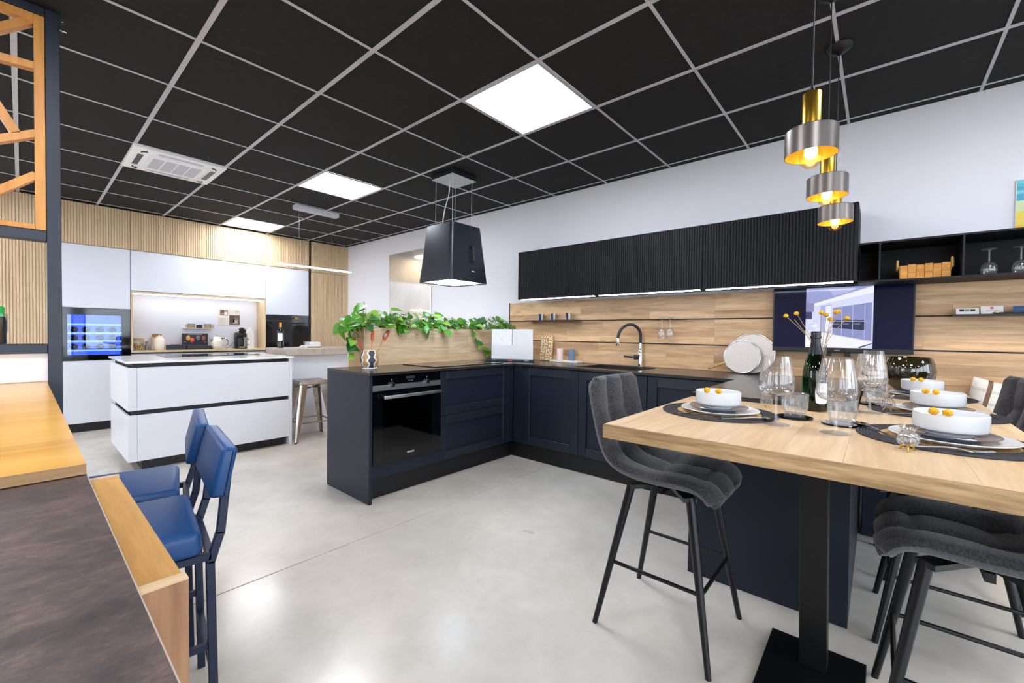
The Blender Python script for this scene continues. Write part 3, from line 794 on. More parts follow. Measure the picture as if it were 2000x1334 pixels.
# utensils standing in the pot
def spoon(nm, label, base, tip, slots, hw=.022, hl=.048):
    t = thing(nm, label, 'spoon', base)
    b, e = Vector(base), Vector(tip); d = (e-b).normalized(); side = d.cross(Vector((.5, -.86, 0))).normalized(); nrm = side.cross(d)
    L = (e-b).length
    MB().tube([b, b+d*(L*.55), b+d*(L-hl*1.8)], [.006, .005, .0055], 8).build('handle', 'handle_wood', t)
    vs = []; fs = []; c0 = e-d*hl
    n = 18; rings = [(0, .010), (.4, .008), (.75, .002), (1, -.004)]
    for q, (rr, dep) in enumerate(rings):
        for k in range(n):
            a = 2*PI*k/n
            vs.append(c0+side*(hw*rr*math.cos(a))+d*(hl*rr*math.sin(a))-nrm*dep)
    for q in range(3):
        for k in range(n): fs.append((q*n+k, q*n+(k+1) % n, (q+1)*n+(k+1) % n, (q+1)*n+k))
    mb = MB().add(vs, fs); back = [v-nrm*.003 for v in vs]; mb.add(back, [f[::-1] for f in fs])
    mb.build('bowl', 'orange_silicone', t)
    if slots:
        for q in (-1, 0, 1): MB().bar(c0+side*q*.011-d*.014+nrm*.0015-nrm*.006, c0+side*q*.011+d*.016+nrm*.0015-nrm*.006, .0045, .003, nrm).build('slot', 'ceramic_white', t, angle=0)
    return t
spoon('cooking_spoon', 'orange solid cooking spoon standing upright in the patterned pot', (px_+.01, py_, CZ+.03), (px_+.012, py_-.02, CZ+.298), False)
spoon('slotted_spoon', 'orange slotted spoon leaning right in the patterned pot', (px_+.0, py_-.01, CZ+.035), (px_+.115, py_-.075, CZ+.30), True, .036, .047)
t = thing('whisk', 'red wire whisk leaning left in the patterned pot', 'whisk', (px_-.02, py_, CZ+.03))
b = Vector((px_-.01, py_, CZ+.03)); e = Vector((px_-.10, py_+.045, CZ+.29)); d = (e-b).normalized(); s1 = d.cross(Vector((0, 0, 1))).normalized(); s2 = d.cross(s1)
MB().tube([b, b+d*.11], .006, 8).build('handle', 'red_wire', t)
for k in range(5):
    a = k*PI/5; sd = s1*math.cos(a)+s2*math.sin(a)
    loop = [b+d*.11+sd*.004]+[b+d*(.11+.165*math.sin(th/2)**.8 if th <= PI else .11+.165*math.sin(th/2)**.8)+sd*(.028*math.sin(th) if th < PI else .028*math.sin(th)) for th in [PI*2*q/20 for q in range(1, 20)]]+[b+d*.11-sd*.004]
    MB().tube(loop, .0012, 5).build('wire', 'red_wire', t)

# pothos plants in the trough
def leaf_mesh(mat):
    out = [(0, 0), (.32, -.10), (.46, .12), (.42, .42), (.25, .72), (0, 1.0)]
    vs = []; fs = []
    for (x, y) in out: vs.append((x, y, .10*abs(x)*2-.22*y*y))
    for (x, y) in out: vs.append((-x, y, .10*abs(x)*2-.22*y*y))
    for y in (.12, .42, .72): vs.append((0, y, -.22*y*y-.02))
    fs = [(0, 1, 2, 12), (12, 2, 3, 13), (13, 3, 4, 14), (14, 4, 5), (0, 12, 8, 7), (12, 13, 9, 8), (13, 14, 10, 9), (14, 5, 10)]
    me = bpy.data.meshes.new('leaf'); me.from_pydata(vs, [], fs); me.shade_smooth(); me.materials.append(MATS[mat]); return me
LM = [leaf_mesh('leaf_green'), leaf_mesh('leaf_pale'), leaf_mesh('leaf_dark'), leaf_mesh('leaf_green')]
pg = random.Random(21)
def pothos(x, y, n, label, vines=(), spread=.12, hgt=.13, reach=.0):
    t = thing('pothos_plant', label, 'plant', (x, y, 1.165), 0, 'pothos plants in the trough')
    def leaf(p, out, size):
        o = bpy.data.objects.new('leaf', LM[pg.randrange(4)]); COL.objects.link(o); o.parent = t
        yv = Vector(out).normalized(); up = Vector((pg.uniform(-.35, .35), -.75+pg.uniform(-.35, .35), .75+pg.uniform(-.2, .3)))
        xv = yv.cross(up).normalized(); zv = xv.cross(yv)
        M = Matrix((xv, yv, zv)).transposed().to_4x4(); M.translation = Vector(p)-Vector((x, y, 1.165))
        o.matrix_local = M @ Matrix.Scale(size, 4)
    st = MB()
    for k in range(n):
        a = pg.uniform(0, 2*PI); rr = spread*math.sqrt(pg.random())*1.25
        ex, ey, ez = x+rr*math.cos(a)*1.3, y+rr*math.sin(a)*.9-.03, 1.165+pg.uniform(.03, hgt)*(1.1-.35*rr/spread)+.02
        ez = max(ez, 1.19)
        if ey < PF-.02 or ex < PX0-.02: ez = max(1.165, ez-.03)
        elif abs(ey-PF) < .03: ez = max(ez, 1.24)
        b0 = (x+pg.uniform(-.05, .05), min(max(y+pg.uniform(-.05, .05), PF+.03), PB-.03), 1.16)
        mid = ((b0[0]+ex)/2+pg.uniform(-.02, .02), (b0[1]+ey)/2, max(ez, 1.24)+.01)
        st.tube([interp([b0, mid, (ex, ey, ez)], q/6) for q in range(7)], .0022, 5)
        leaf((ex, ey, ez), (math.cos(a)+pg.uniform(-.5, .5), math.sin(a)-.25+pg.uniform(-.4, .4), pg.uniform(-.55, .3)), pg.uniform(.06, .108))
    for path, nl, sz in vines:
        P = [interp(path, q/24) for q in range(25)]
        st.tube(P, .0026, 6)
        for q in range(nl):
            p = P[int((q+.6)/nl*24) if q < nl-1 else 24]
            leaf(p, (pg.uniform(-.8, .8), pg.uniform(-.7, .1), pg.uniform(-1, -.1)), sz*pg.uniform(.8, 1.15))
    st.build('stems', 'stem_green', t)
    return t
E2 = PX0
pothos(1.95, 3.36, 44, 'leafy pothos at the left end of the trough, spilling over the side', [([(E2+.03, 3.36, 1.18), (E2-.02, 3.35, 1.25), (E2-.07, 3.32, 1.18), (E2-.07, 3.31, 1.08), (E2-.05, 3.31, .99)], 10, .085), ([(E2+.03, 3.3, 1.18), (E2-.03, 3.28, 1.26), (E2-.10, 3.27, 1.22), (E2-.08, 3.27, 1.12)], 9, .08), ([(E2+.03, 3.4, 1.18), (E2-.04, 3.40, 1.26), (E2-.12, 3.38, 1.24), (E2-.16, 3.37, 1.20)], 5, .095)], hgt=.25, spread=.14)
pothos(2.16, 3.37, 36, 'leafy pothos behind the utensil pot, second from the left end', [([(2.2, 3.3, 1.18), (2.22, 3.22, 1.25), (2.24, 3.19, 1.22)], 4, .1)], hgt=.205)
pothos(2.38, 3.36, 34, 'leafy pothos with large leaves drooping over the timber front left of the hood', [([(2.42, 3.3, 1.18), (2.45, 3.22, 1.25), (2.47, 3.19, 1.21)], 4, .1)], hgt=.205)
pothos(2.62, 3.35, 36, 'leafy pothos in the middle of the trough under the hood', [([(2.66, 3.3, 1.18), (2.68, 3.21, 1.25), (2.7, 3.19, 1.21)], 4, .095)], hgt=.20)
pothos(2.88, 3.37, 24, 'sparser pothos right of the middle of the trough', [], hgt=.17)
pothos(3.13, 3.36, 22, 'pothos with a vine trailing down the timber front', [([(3.1, 3.3, 1.18), (3.07, 3.21, 1.24), (3.12, 3.195, 1.13), (3.2, 3.19, 1.05), (3.29, 3.185, .98), (3.36, 3.18, 1.02)], 11, .07)], hgt=.19)
pothos(3.42, 3.34, 30, 'pothos at the wall end of the trough, above the white sample tiles', [([(3.45, 3.3, 1.18), (3.52, 3.22, 1.28), (3.56, 3.16, 1.30), (3.6, 3.10, 1.27)], 6, .075), ([(3.5, 3.3, 1.18), (3.55, 3.18, 1.22), (3.56, 3.04, 1.12), (3.57, 2.92, 1.0), (3.58, 2.84, .96)], 7, .05)], hgt=.205)

# white sample tiles on a dark display stand
t = thing('tile_sample_stand', 'white marble sample tiles standing in a dark display base', 'display stand', (3.27, 2.83, CZ), math.radians(-62), local=True)
MB().prism([(-.25, -.075), (.25, -.075), (.22, .075), (-.22, .075)], .001, .022).build('base', 'post_blue', t, bevel=.003)
MB().box(-.215, -.002, .012, .03, .022, .325).build('tile_left', 'marble_vein', t, bevel=.001)
MB().box(.004, .215, .012, .03, .022, .325).build('tile_right', 'marble', t, bevel=.001)
MB().box(-.205, .225, -.03, -.012, .022, .168).build('tile_front', 'marble', t, bevel=.001)
for xx, w_, mt in ((-.17, .045, 'print_grey'), (0, .045, 'print_red'), (.17, .045, 'print_grey')): MB().box(xx-w_/2, xx+w_/2, -.0765, -.0752, .008, .016).build('badge', mt, t, angle=0)
# patterned board
t = thing('patterned_board', 'narrow chopping board printed with white leaves on ochre', 'board', (3.61, 2.637, CZ), 0)
bm_ = MB().box(-.006, .006, -.08, .08, 0, .26)
Mx = Matrix.Translation((3.598, 2.64, CZ+.0015)) @ Matrix.Rotation(math.radians(7), 4, 'Y')
bm_.xf(Mx).build('panel', 'ochre', t, bevel=.002)
lg = random.Random(5); lm = MB()
for k in range(50):
    cy_, cz_ = -.064+.032*(k % 5)+lg.uniform(-.008, .008), .014+.0255*(k//5)+lg.uniform(-.006, .006)
    a = lg.uniform(0, PI); L, W_ = .0165, .0048
    cy_ = max(-.064, min(.064, cy_))
    pts = [(-.0066, cy_+L*math.cos(a)*u-W_*math.sin(a)*v, min(max(cz_+L*math.sin(a)*u+W_*math.cos(a)*v, .002), .258)) for u, v in ((-1, 0), (-.4, 1), (.4, 1), (1, 0), (.4, -1), (-.4, -1))]
    lm.poly(pts)
lm.xf(Mx).build('leaf_print', 'print_white', t, angle=0)
# stone tray and two candles
tag(MB().prism([(3.52, 2.205), (3.615, 2.20), (3.62, 2.54), (3.525, 2.545), (3.512, 2.40)], CZ+.0003, CZ+.02).build('stone_tray', 'stone_pale', bevel=.003), 'long pale stone tray under the two candles', 'tray')
def candle(nm, y, r, hgt, mat, label):
    t = thing(nm, label, 'candle', (3.567, y, CZ+.02))
    MB().lathe([(r-.002, 0), (r, .002), (r, hgt-.003), (r-.003, hgt), (.006, hgt-.002)], 3.567, y, CZ+.0205, 28).build('wax', mat, t)
    MB().tube([(3.567, y, CZ+.02+hgt-.004), (3.568, y, CZ+.03+hgt)], .001, 5).build('wick', 'print_dark', t)
candle('pillar_candle', 2.437, .034, .118, 'candle_pink', 'smooth pale pink pillar candle on the stone tray')
candle('pillar_candle', 2.30, .034, .11, 'candle_blue', 'rough grey blue pillar candle on the stone tray')
# cup shelf with three cups
tag(MB().box(3.52, WX-.0217, 2.235, 2.865, 1.319, 1.3285).build('cup_shelf', 'black_matt', angle=0), 'thin black wall shelf carrying three striped cups', 'shelf')
for k, yy in enumerate((2.70, 2.535, 2.345)):
    t = thing('espresso_cup', ['striped cup farthest left on the thin black shelf', 'striped cup in the middle of the thin black shelf', 'striped cup on the right of the thin black shelf'][k], 'cup', (3.585, yy, 1.329), 0, 'striped cups on the thin black shelf')
    n = 24; pf = [(.026, 0), (.031, .03), (.035, .066)]; ms = {'cup_blue': MB(), 'cup_tan': MB(), 'cup_white': MB()}
    for i in range(2):
        for q in range(n):
            a0, a1 = 2*PI*q/n, 2*PI*(q+1)/n; kk = 'cup_blue' if 11 <= (q+k) % 24 <= 14 else ('cup_tan' if 5 <= (q+k) % 24 <= 9 or 17 <= (q+k) % 24 <= 19 else 'cup_white')
            (r0, h0), (r1, h1) = pf[i], pf[i+1]
            ms[kk].add([(3.585+r0*math.cos(a0), yy+r0*math.sin(a0), 1.329+h0), (3.585+r0*math.cos(a1), yy+r0*math.sin(a1), 1.329+h0), (3.585+r1*math.cos(a1), yy+r1*math.sin(a1), 1.329+h1), (3.585+r1*math.cos(a0), yy+r1*math.sin(a0), 1.329+h1)], [(0, 1, 2, 3)])
    for kk, nm in (('cup_blue', 'blue_stripe'), ('cup_tan', 'tan_stripe'), ('cup_white', 'wall')): ms[kk].build(nm, kk, t, merge=True)
    MB().lathe([(.035, .066), (.032, .066), (.028, .03), (.023, .005), (.0255, .0003)], 3.585, yy, 1.329, 24).build('lining', 'cup_white', t)
# stemware rack and two hanging glasses
t = thing('glass_rack', 'black metal rack on the planks holding two upturned glasses', 'rack', (3.58, 1.37, 1.318))
MB().box(3.62, WX-.0217, 1.225, 1.51, 1.320, 1.3275).build('back_plate', 'black_matt', t, angle=0)
for yy in (1.245, 1.305, 1.37, 1.415, 1.49): MB().box(3.515, 3.62, yy, yy+.008, 1.3215, 1.326).build('prong', 'black_matt', t, angle=0)
def stem_glass(label, loc, flip, grp, s=1.0, name='wine_glass'):
    t = thing(name, label, 'glass', loc, 0, grp, local=True)
    bowl = [(.004, .085), (.018, .09), (.030, .108), (.034, .13), (.032, .155), (.028, .178), (.0268, .178), (.0308, .155), (.0328, .13), (.029, .110), (.017, .0925), (.003, .088)]
    z = lambda h: (.182-h if flip else h)*s
    MB().lathe([(r*s, z(h)) for r, h in bowl], seg=24).build('bowl', 'clear_glass', t)
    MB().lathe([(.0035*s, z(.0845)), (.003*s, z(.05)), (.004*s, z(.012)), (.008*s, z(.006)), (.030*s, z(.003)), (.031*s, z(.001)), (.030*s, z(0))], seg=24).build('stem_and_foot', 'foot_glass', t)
    return t
stem_glass('upturned clear wine glass hanging left in the black rack', (3.565, 1.398, 1.154), True, 'glasses hanging in the rack')
stem_glass('upturned clear wine glass hanging right in the black rack', (3.565, 1.328, 1.154), True, 'glasses hanging in the rack')
# two splatter screens
def sieve(label, c, r, ang, lean, mat):
    t = thing('splatter_screen', label, 'screen', (c[0], c[1], CZ))
    M_ = Matrix.Translation(c) @ Matrix.Rotation(math.radians(lean), 4, 'Y') @ Matrix.Rotation(PI/2, 4, 'Y')
    MB().tube([(r*math.cos(a), r*math.sin(a), 0) for a in [2*PI*k/48 for k in range(48)]], .004, 8, closed=True).xf(M_).build('rim', 'steel', t)
    MB().lathe([(.002, -.0006), (r-.002, -.0006), (r-.002, .0006), (.002, .0006)], seg=48).xf(M_).build('mesh', mat, t)
    dx, dy = math.cos(ang), math.sin(ang)
    MB().tube([(dx*r, dy*r, 0), (dx*(r+.02), dy*(r+.02), 0), (dx*(r+.13), dy*(r+.13), 0)], [.006, .009, .009], 10).xf(M_).build('handle', 'handle_wood', t)
sieve('smaller round splatter screen with wooden handle, in front', (3.53, .775, CZ+.128), .123, math.radians(66), 9, 'mesh_screen')
sieve('larger round splatter screen with wooden handle, at the back against the planks', (3.575, .715, CZ+.153), .148, math.radians(68), 7, 'mesh_screen')
# television
TX = 3.575
t = thing('television', 'wide black television on the planks showing a white kitchen', 'television', (TX, .21, 1.09))
ty0, ty1, tz0, tz1 = -.165, .585, 1.085, 1.535
MB().box(TX, TX+.03, ty0, ty1, tz0, tz1).build('casing', 'plastic_black', t, bevel=.003)
MB().box(TX+.0305, WX-.022, .05, .35, 1.2, 1.45).build('wall_mount', 'metal_black', t, angle=0)
MB().box(TX-.001, TX-.0002, ty0+.008, ty1-.008, tz0+.03, tz1-.008).build('screen', 'tv_screen', t, angle=0)
def C4(h): return lin(h)
pic = MB(); py0, py1, pz0, pz1 = .03, .388, tz0+.032, tz1-.012   # picture left = py1 (seen from the room)
def P2(u, v, lay): return (TX-.0012-lay*.00015, py1-(py1-py0)*u, pz0+(pz1-pz0)*v)
def Q(pts, col, lay): pic.poly([P2(u, v, lay) for u, v in pts], C4(col))
Q([(0, 0), (0, 1), (1, 1), (1, 0)], 'd9dcfa', 0)
Q([(0, 1), (1, 1), (.13, .74), (0, .76)], '9aa2d4', 1)
Q([(.35, .97), (.75, .97), (.62, .9), (.42, .86)], 'b4bae6', 2)
Q([(0, .76), (.13, .74), (.13, .60), (0, .60)], '8b90bc', 1)
Q([(0, .60), (.1, .60), (.1, .48), (0, .48)], '3c4268', 1)
Q([(.13, .74), (1, .985), (1, .89), (.13, .70)], 'f1f2ff', 1)
Q([(.23, .70), (.4, .715), (.4, .25), (.23, .25)], 'aab2e2', 2)
Q([(.31, .69), (.39, .70), (.39, .27), (.31, .27)], 'eef0ff', 3)
Q([(.42, .66), (.98, .735), (.98, .12), (.42, .22)], '8a92c6', 2)
for a in (.55, .71, .88): Q([(a, .70), (a+.008, .70), (a+.008, .16), (a, .16)], 'c2c9ee', 4)
Q([(.42, .46), (.88, .455), (.88, .29), (.42, .33)], '262a4c', 3)
Q([(.42, .445), (.88, .44), (.88, .43), (.42, .435)], 'd5d9f5', 4)
for a in (.43, .57, .73): Q([(a, .40), (a+.09, .40), (a+.09, .38), (a, .385)], '6d74a4', 4)
Q([(0, .20), (.28, .25), (1, .09), (.86, .02), (.72, 0), (0, 0)], 'f4f3fb', 5)
Q([(.80, .02), (1, .09), (1, .08), (.82, 0)], '30345a', 6)
for k in range(16):
    a, b = lg.uniform(0, .2), lg.uniform(.26, .46)
    Q([(a, b), (a+.05, b+.02), (a+.05, b-.03), (a, b-.02)], lg.choice(['f6f7ff', 'cdd3f4', 'e4e8ff']), 6)
pic.build('picture', 'screen', t, angle=0)
MB().box(TX-.002, TX-.0004, .195, .225, tz0+.012, tz0+.017).build('brand_plate', 'print_grey', t, angle=0)
for yy in (.14, .24): 
    MB().box(TX+.01, TX+.02, yy, yy+.032, tz0-.026, tz0-.0005).build('socket', 'plastic_black', t, angle=0)
# glass vase with dried flowers
vx, vy = 3.30, .285
t = thing('glass_vase', 'fluted clear glass vase holding dried yellow flowers', 'vase', (vx, vy, CZ))
MB().lathe([(.03, .001), (.034, .01), (.030, .05), (.033, .14), (.042, .238), (.0405, .238), (.031, .14), (.028, .05), (.030, .016)], vx, vy, CZ, 36, .04, 12, fl_range=(.03, .24)).build('glass', 'clear_glass', t)
fp = [(.467, 1.325), (.41, 1.34), (.275, 1.341), (.252, 1.327), (.232, 1.30), (.205, 1.343), (.192, 1.348), (.15, 1.306)]
for k, (yy, zz) in enumerate(fp):
    t = thing('dried_flower', 'dried yellow ball flower in the vase before the television, number %s from the left' % ['one', 'two', 'three', 'four', 'five', 'six', 'seven', 'eight'][k], 'flower', (vx, vy, CZ+.01), 0, 'dried flowers in the vase')
    t['label'] = ['dried yellow ball flower farthest left in the vase', 'dried yellow ball flower second from the left in the vase', 'dried yellow ball flower third from the left in the vase', 'small dried yellow ball flower fourth from the left in the vase', 'lowest dried yellow ball flower in the middle of the vase', 'dried yellow ball flower sixth from the left in the vase', 'dried yellow ball flower seventh from the left in the vase', 'dried yellow ball flower farthest right in the vase'][k]
    b0 = (vx+.004*math.cos(k), vy+.004*math.sin(k), CZ+.02); xx = vx+.02*math.sin(k*2.1)
    e0 = (xx, yy, zz)
    f2 = (CZ+.235-b0[2])/(zz-b0[2]); 
    rim = vy+max(-.03, min(.03, (yy-vy)*f2))
    MB().tube([interp([b0, ((b0[0]+xx)/2, rim, CZ+.235), e0], q/8) for q in range(9)], .0017, 5).build('stem', 'stem_tan', t)
    MB().ball(e0, .0145, 12, 8, (1, 1.05, .85), .08, rg=lg).build('head', 'flower_yellow', t)
tag(MB().tube([(vx, vy+.02, CZ+.03), (vx, vy+.025, CZ+.24), (vx+.01, .42, 1.30)], .0016, 5).build('bare_stem', 'stem_tan'), 'bare dried stem without a head leaning left in the vase', 'stem')
# basket
t = thing('woven_basket', 'small woven wood chip basket with rope handles in the open shelf', 'basket', (3.45, -.19, 1.5315))
by0, by1, bx0, bx1, bz = -.295, -.085, 3.40, 3.50, 1.5315
MB().box(bx0+.008, bx1-.008, by0+.01, by1-.01, bz, bz+.004).build('base', 'basket_wood', t, angle=0)
nst = 6; sw = (by1-by0)/nst
for r in range(2):
    for k in range(nst):
        for xx, sg in ((bx0, -1), (bx1, 1)):
            o_ = .003 if (k+r) % 2 else 0
            MB().box(xx-.002+sg*o_, xx+.002+sg*o_, by0+k*sw+.0008, by0+(k+1)*sw-.0008, bz+r*.041, bz+r*.041+.041+(.004 if (k+r) % 2 else 0)).build('chip_strip', 'basket_wood', t, bevel=.0012)
    for yy in (by0, by1):
        for k in range(3): MB().box(bx0+.003+k*.0315, bx0+.0335+k*.0315, yy-.002, yy+.002, bz+r*.041, bz+r*.041+.041).build('chip_strip', 'basket_wood', t, bevel=.0012)
MB().box(bx0-.005, bx1+.005, by0-.004, by0-.001, bz+.04, bz+.08).box(bx0-.005, bx1+.005, by1+.001, by1+.004, bz+.04, bz+.08).build('rim_band', 'basket_wood', t, bevel=.001)
for yy, sg in ((by0-.004, -1), (by1+.004, 1)):
    MB().tube([(3.45-.028*math.cos(a), yy+sg*.006, bz+.06+.058*math.sin(a)) for a in [PI*q/14 for q in range(15)]], .0055, 8).build('rope_handle', 'rope', t)
# two upturned glasses on the shelf box
stem_glass('upturned clear goblet on the open shelf, beside the divider', (3.47, -.448, 1.5315), True, 'goblets on the open shelf', .82, 'goblet').scale = (1.25, 1.25, 1)
stem_glass('upturned clear goblet on the open shelf, farthest right', (3.47, -.562, 1.5315), True, 'goblets on the open shelf', .82, 'goblet').scale = (1.25, 1.25, 1)
# cards on a thin shelf
tag(MB().box(3.545, WX-.0217, -1.1, -.322, 1.319, 1.3285).build('card_shelf', 'black_matt', angle=0), 'thin black wall shelf with cards and a pen', 'shelf')
def card(nm, label, y1, y0, z1, mat, cat='card'):
    t = thing(nm, label, cat, (3.585, (y0+y1)/2, 1.3287)); Mx = Matrix.Translation((3.575, 0, 1.329)) @ Matrix.Rotation(math.radians(14), 4, 'Y')
    MB().box(0, .0025, y0, y1, 0, z1).xf(Mx).build('sheet', mat, t, bevel=.0006)
    return t, Mx
t, Mx = card('desk_calendar', 'small white framed card with photos, farthest left on the thin shelf', -.338, -.430, .036, 'paper_white')
for k, c in enumerate(('print_dark', 'print_grey', 'print_dark')): MB().box(-.0006, -.0001, -.415+k*.022, -.396+k*.022, .018, .031).xf(Mx).build('photo', c, t, angle=0)
t, Mx = card('white_card', 'white card with a red diamond emblem on the thin shelf', -.436, -.522, .047, 'paper_white')
MB().add([(-.0004, -.479, .044), (-.0004, -.489, .036), (-.0004, -.479, .028), (-.0004, -.469, .036)], [(0, 1, 2, 3)]).xf(Mx).build('red_emblem', 'print_red', t, angle=0)
for a, b in ((-.504, -.484), (-.478, -.456)): MB().box(-.0005, -.0001, a, b, .017, .0195).xf(Mx).build('red_line', 'print_red', t, angle=0)
t, Mx = card('blue_card', 'blue card at the right edge of the thin shelf', -.558, -.65, .044, 'paper_blue')
MB().box(-.0005, -.0001, -.64, -.568, .025, .0268).xf(Mx).build('print_line', 'print_grey', t, angle=0)
t = thing('pen', 'black pen lying in front of the white card', 'pen', (3.555, -.53, 1.3287))
MB().tube([(3.556, -.475, 1.3335), (3.556, -.482, 1.3335), (3.556, -.60, 1.3335)], [.0012, .0042, .0042], 8).build('barrel', 'plastic_black', t)
MB().tube([(3.556, -.492, 1.3335), (3.556, -.502, 1.3335)], .0045, 8).build('ring', 'brass', t)
# painting
t = thing('abstract_painting', 'abstract painting in turquoise and yellow above the shelf box', 'painting', (WX-.02, -.85, 1.80))
MB().box(WX-.024, WX-.001, -1.2, -.562, 1.765, 2.075).build('canvas', 'paper_white', t, angle=0)
pn = MB(); cols = ['4fb3c8', '6fc4d0', '3aa0bc', '8fd0cf', 'c9d9a8', 'e6cf4a', 'e2b428', 'd98a2a']
for k in range(16):
    z0_, z1_ = 2.073-k*.0191, 2.073-(k+1)*.0191
    for q in range(10):
        ya, yb = -.564-q*.0634, -.564-(q+1)*.0634
        pn.poly([(WX-.0245, ya, z1_), (WX-.0245, ya, z0_), (WX-.0245, yb, z0_), (WX-.0245, yb, z1_)], lin(cols[min(7, max(0, int(k*.42+lg.uniform(0, 2.2))))]))
pn.build('paint', 'print', t, angle=0)
# mirror panel
tag(MB().box(WX-.012, WX-.001, 4.62, 5.63, .75, 2.35).build('glossy_wall_panel', 'mirror', bevel=.0015), 'large glossy pale panel on the white wall behind the plants', 'wall panel')
# ================================================================== TABLE
TZ = .886
TT = .045
t = thing('dining_table', 'high timber dining table joined to the dark peninsula', 'table', (1.8, .15, 0))
yb = [-.365, -.17, .06, .19, .345, .52, .70]
for k in range(6):
    x1 = 3.50 if yb[k+1] <= .061 else 2.188
    if x1 > 3:
        cuts = [1.297, 2.45+.25*k, x1]
    else:
        cuts = [1.297, x1] if k % 2 else [1.297, 1.80, x1]
    for a, b in zip(cuts[:-1], cuts[1:]):
        MB().box(a, b-.0003, yb[k]+.0003, yb[k+1]-.0003, TZ-TT, TZ).build('plank', 'table_wood', t, angle=0)
MB().box(1.285, 1.2968, -.365, .70, TZ-TT, TZ).build('edge_band', 'table_edge', t, bevel=.001)
pc = MB().box(1.35, 2.15, -.30, .64, TZ-TT-.006, TZ-TT-.0005); pc.build('support_plate', 'metal_black', t, angle=0)
base = MB().box(1.56, 1.977, 0.008, .30, .0005, .014).build('base_plate', 'metal_black', t, bevel=.002)
m = MB(); b0 = [(1.82, .113), (1.90, .113), (1.90, .193), (1.82, .193)]; t0 = [(1.79, .122), (1.87, .122), (1.87, .202), (1.79, .202)]
m.add([(x, y, .014) for x, y in b0]+[(x, y, TZ-TT-.006) for x, y in t0], [(3, 2, 1, 0), (4, 5, 6, 7), (0, 1, 5, 4), (1, 2, 6, 5), (2, 3, 7, 6), (3, 0, 4, 7)])
m.build('leg', 'metal_black', t, bevel=.002)

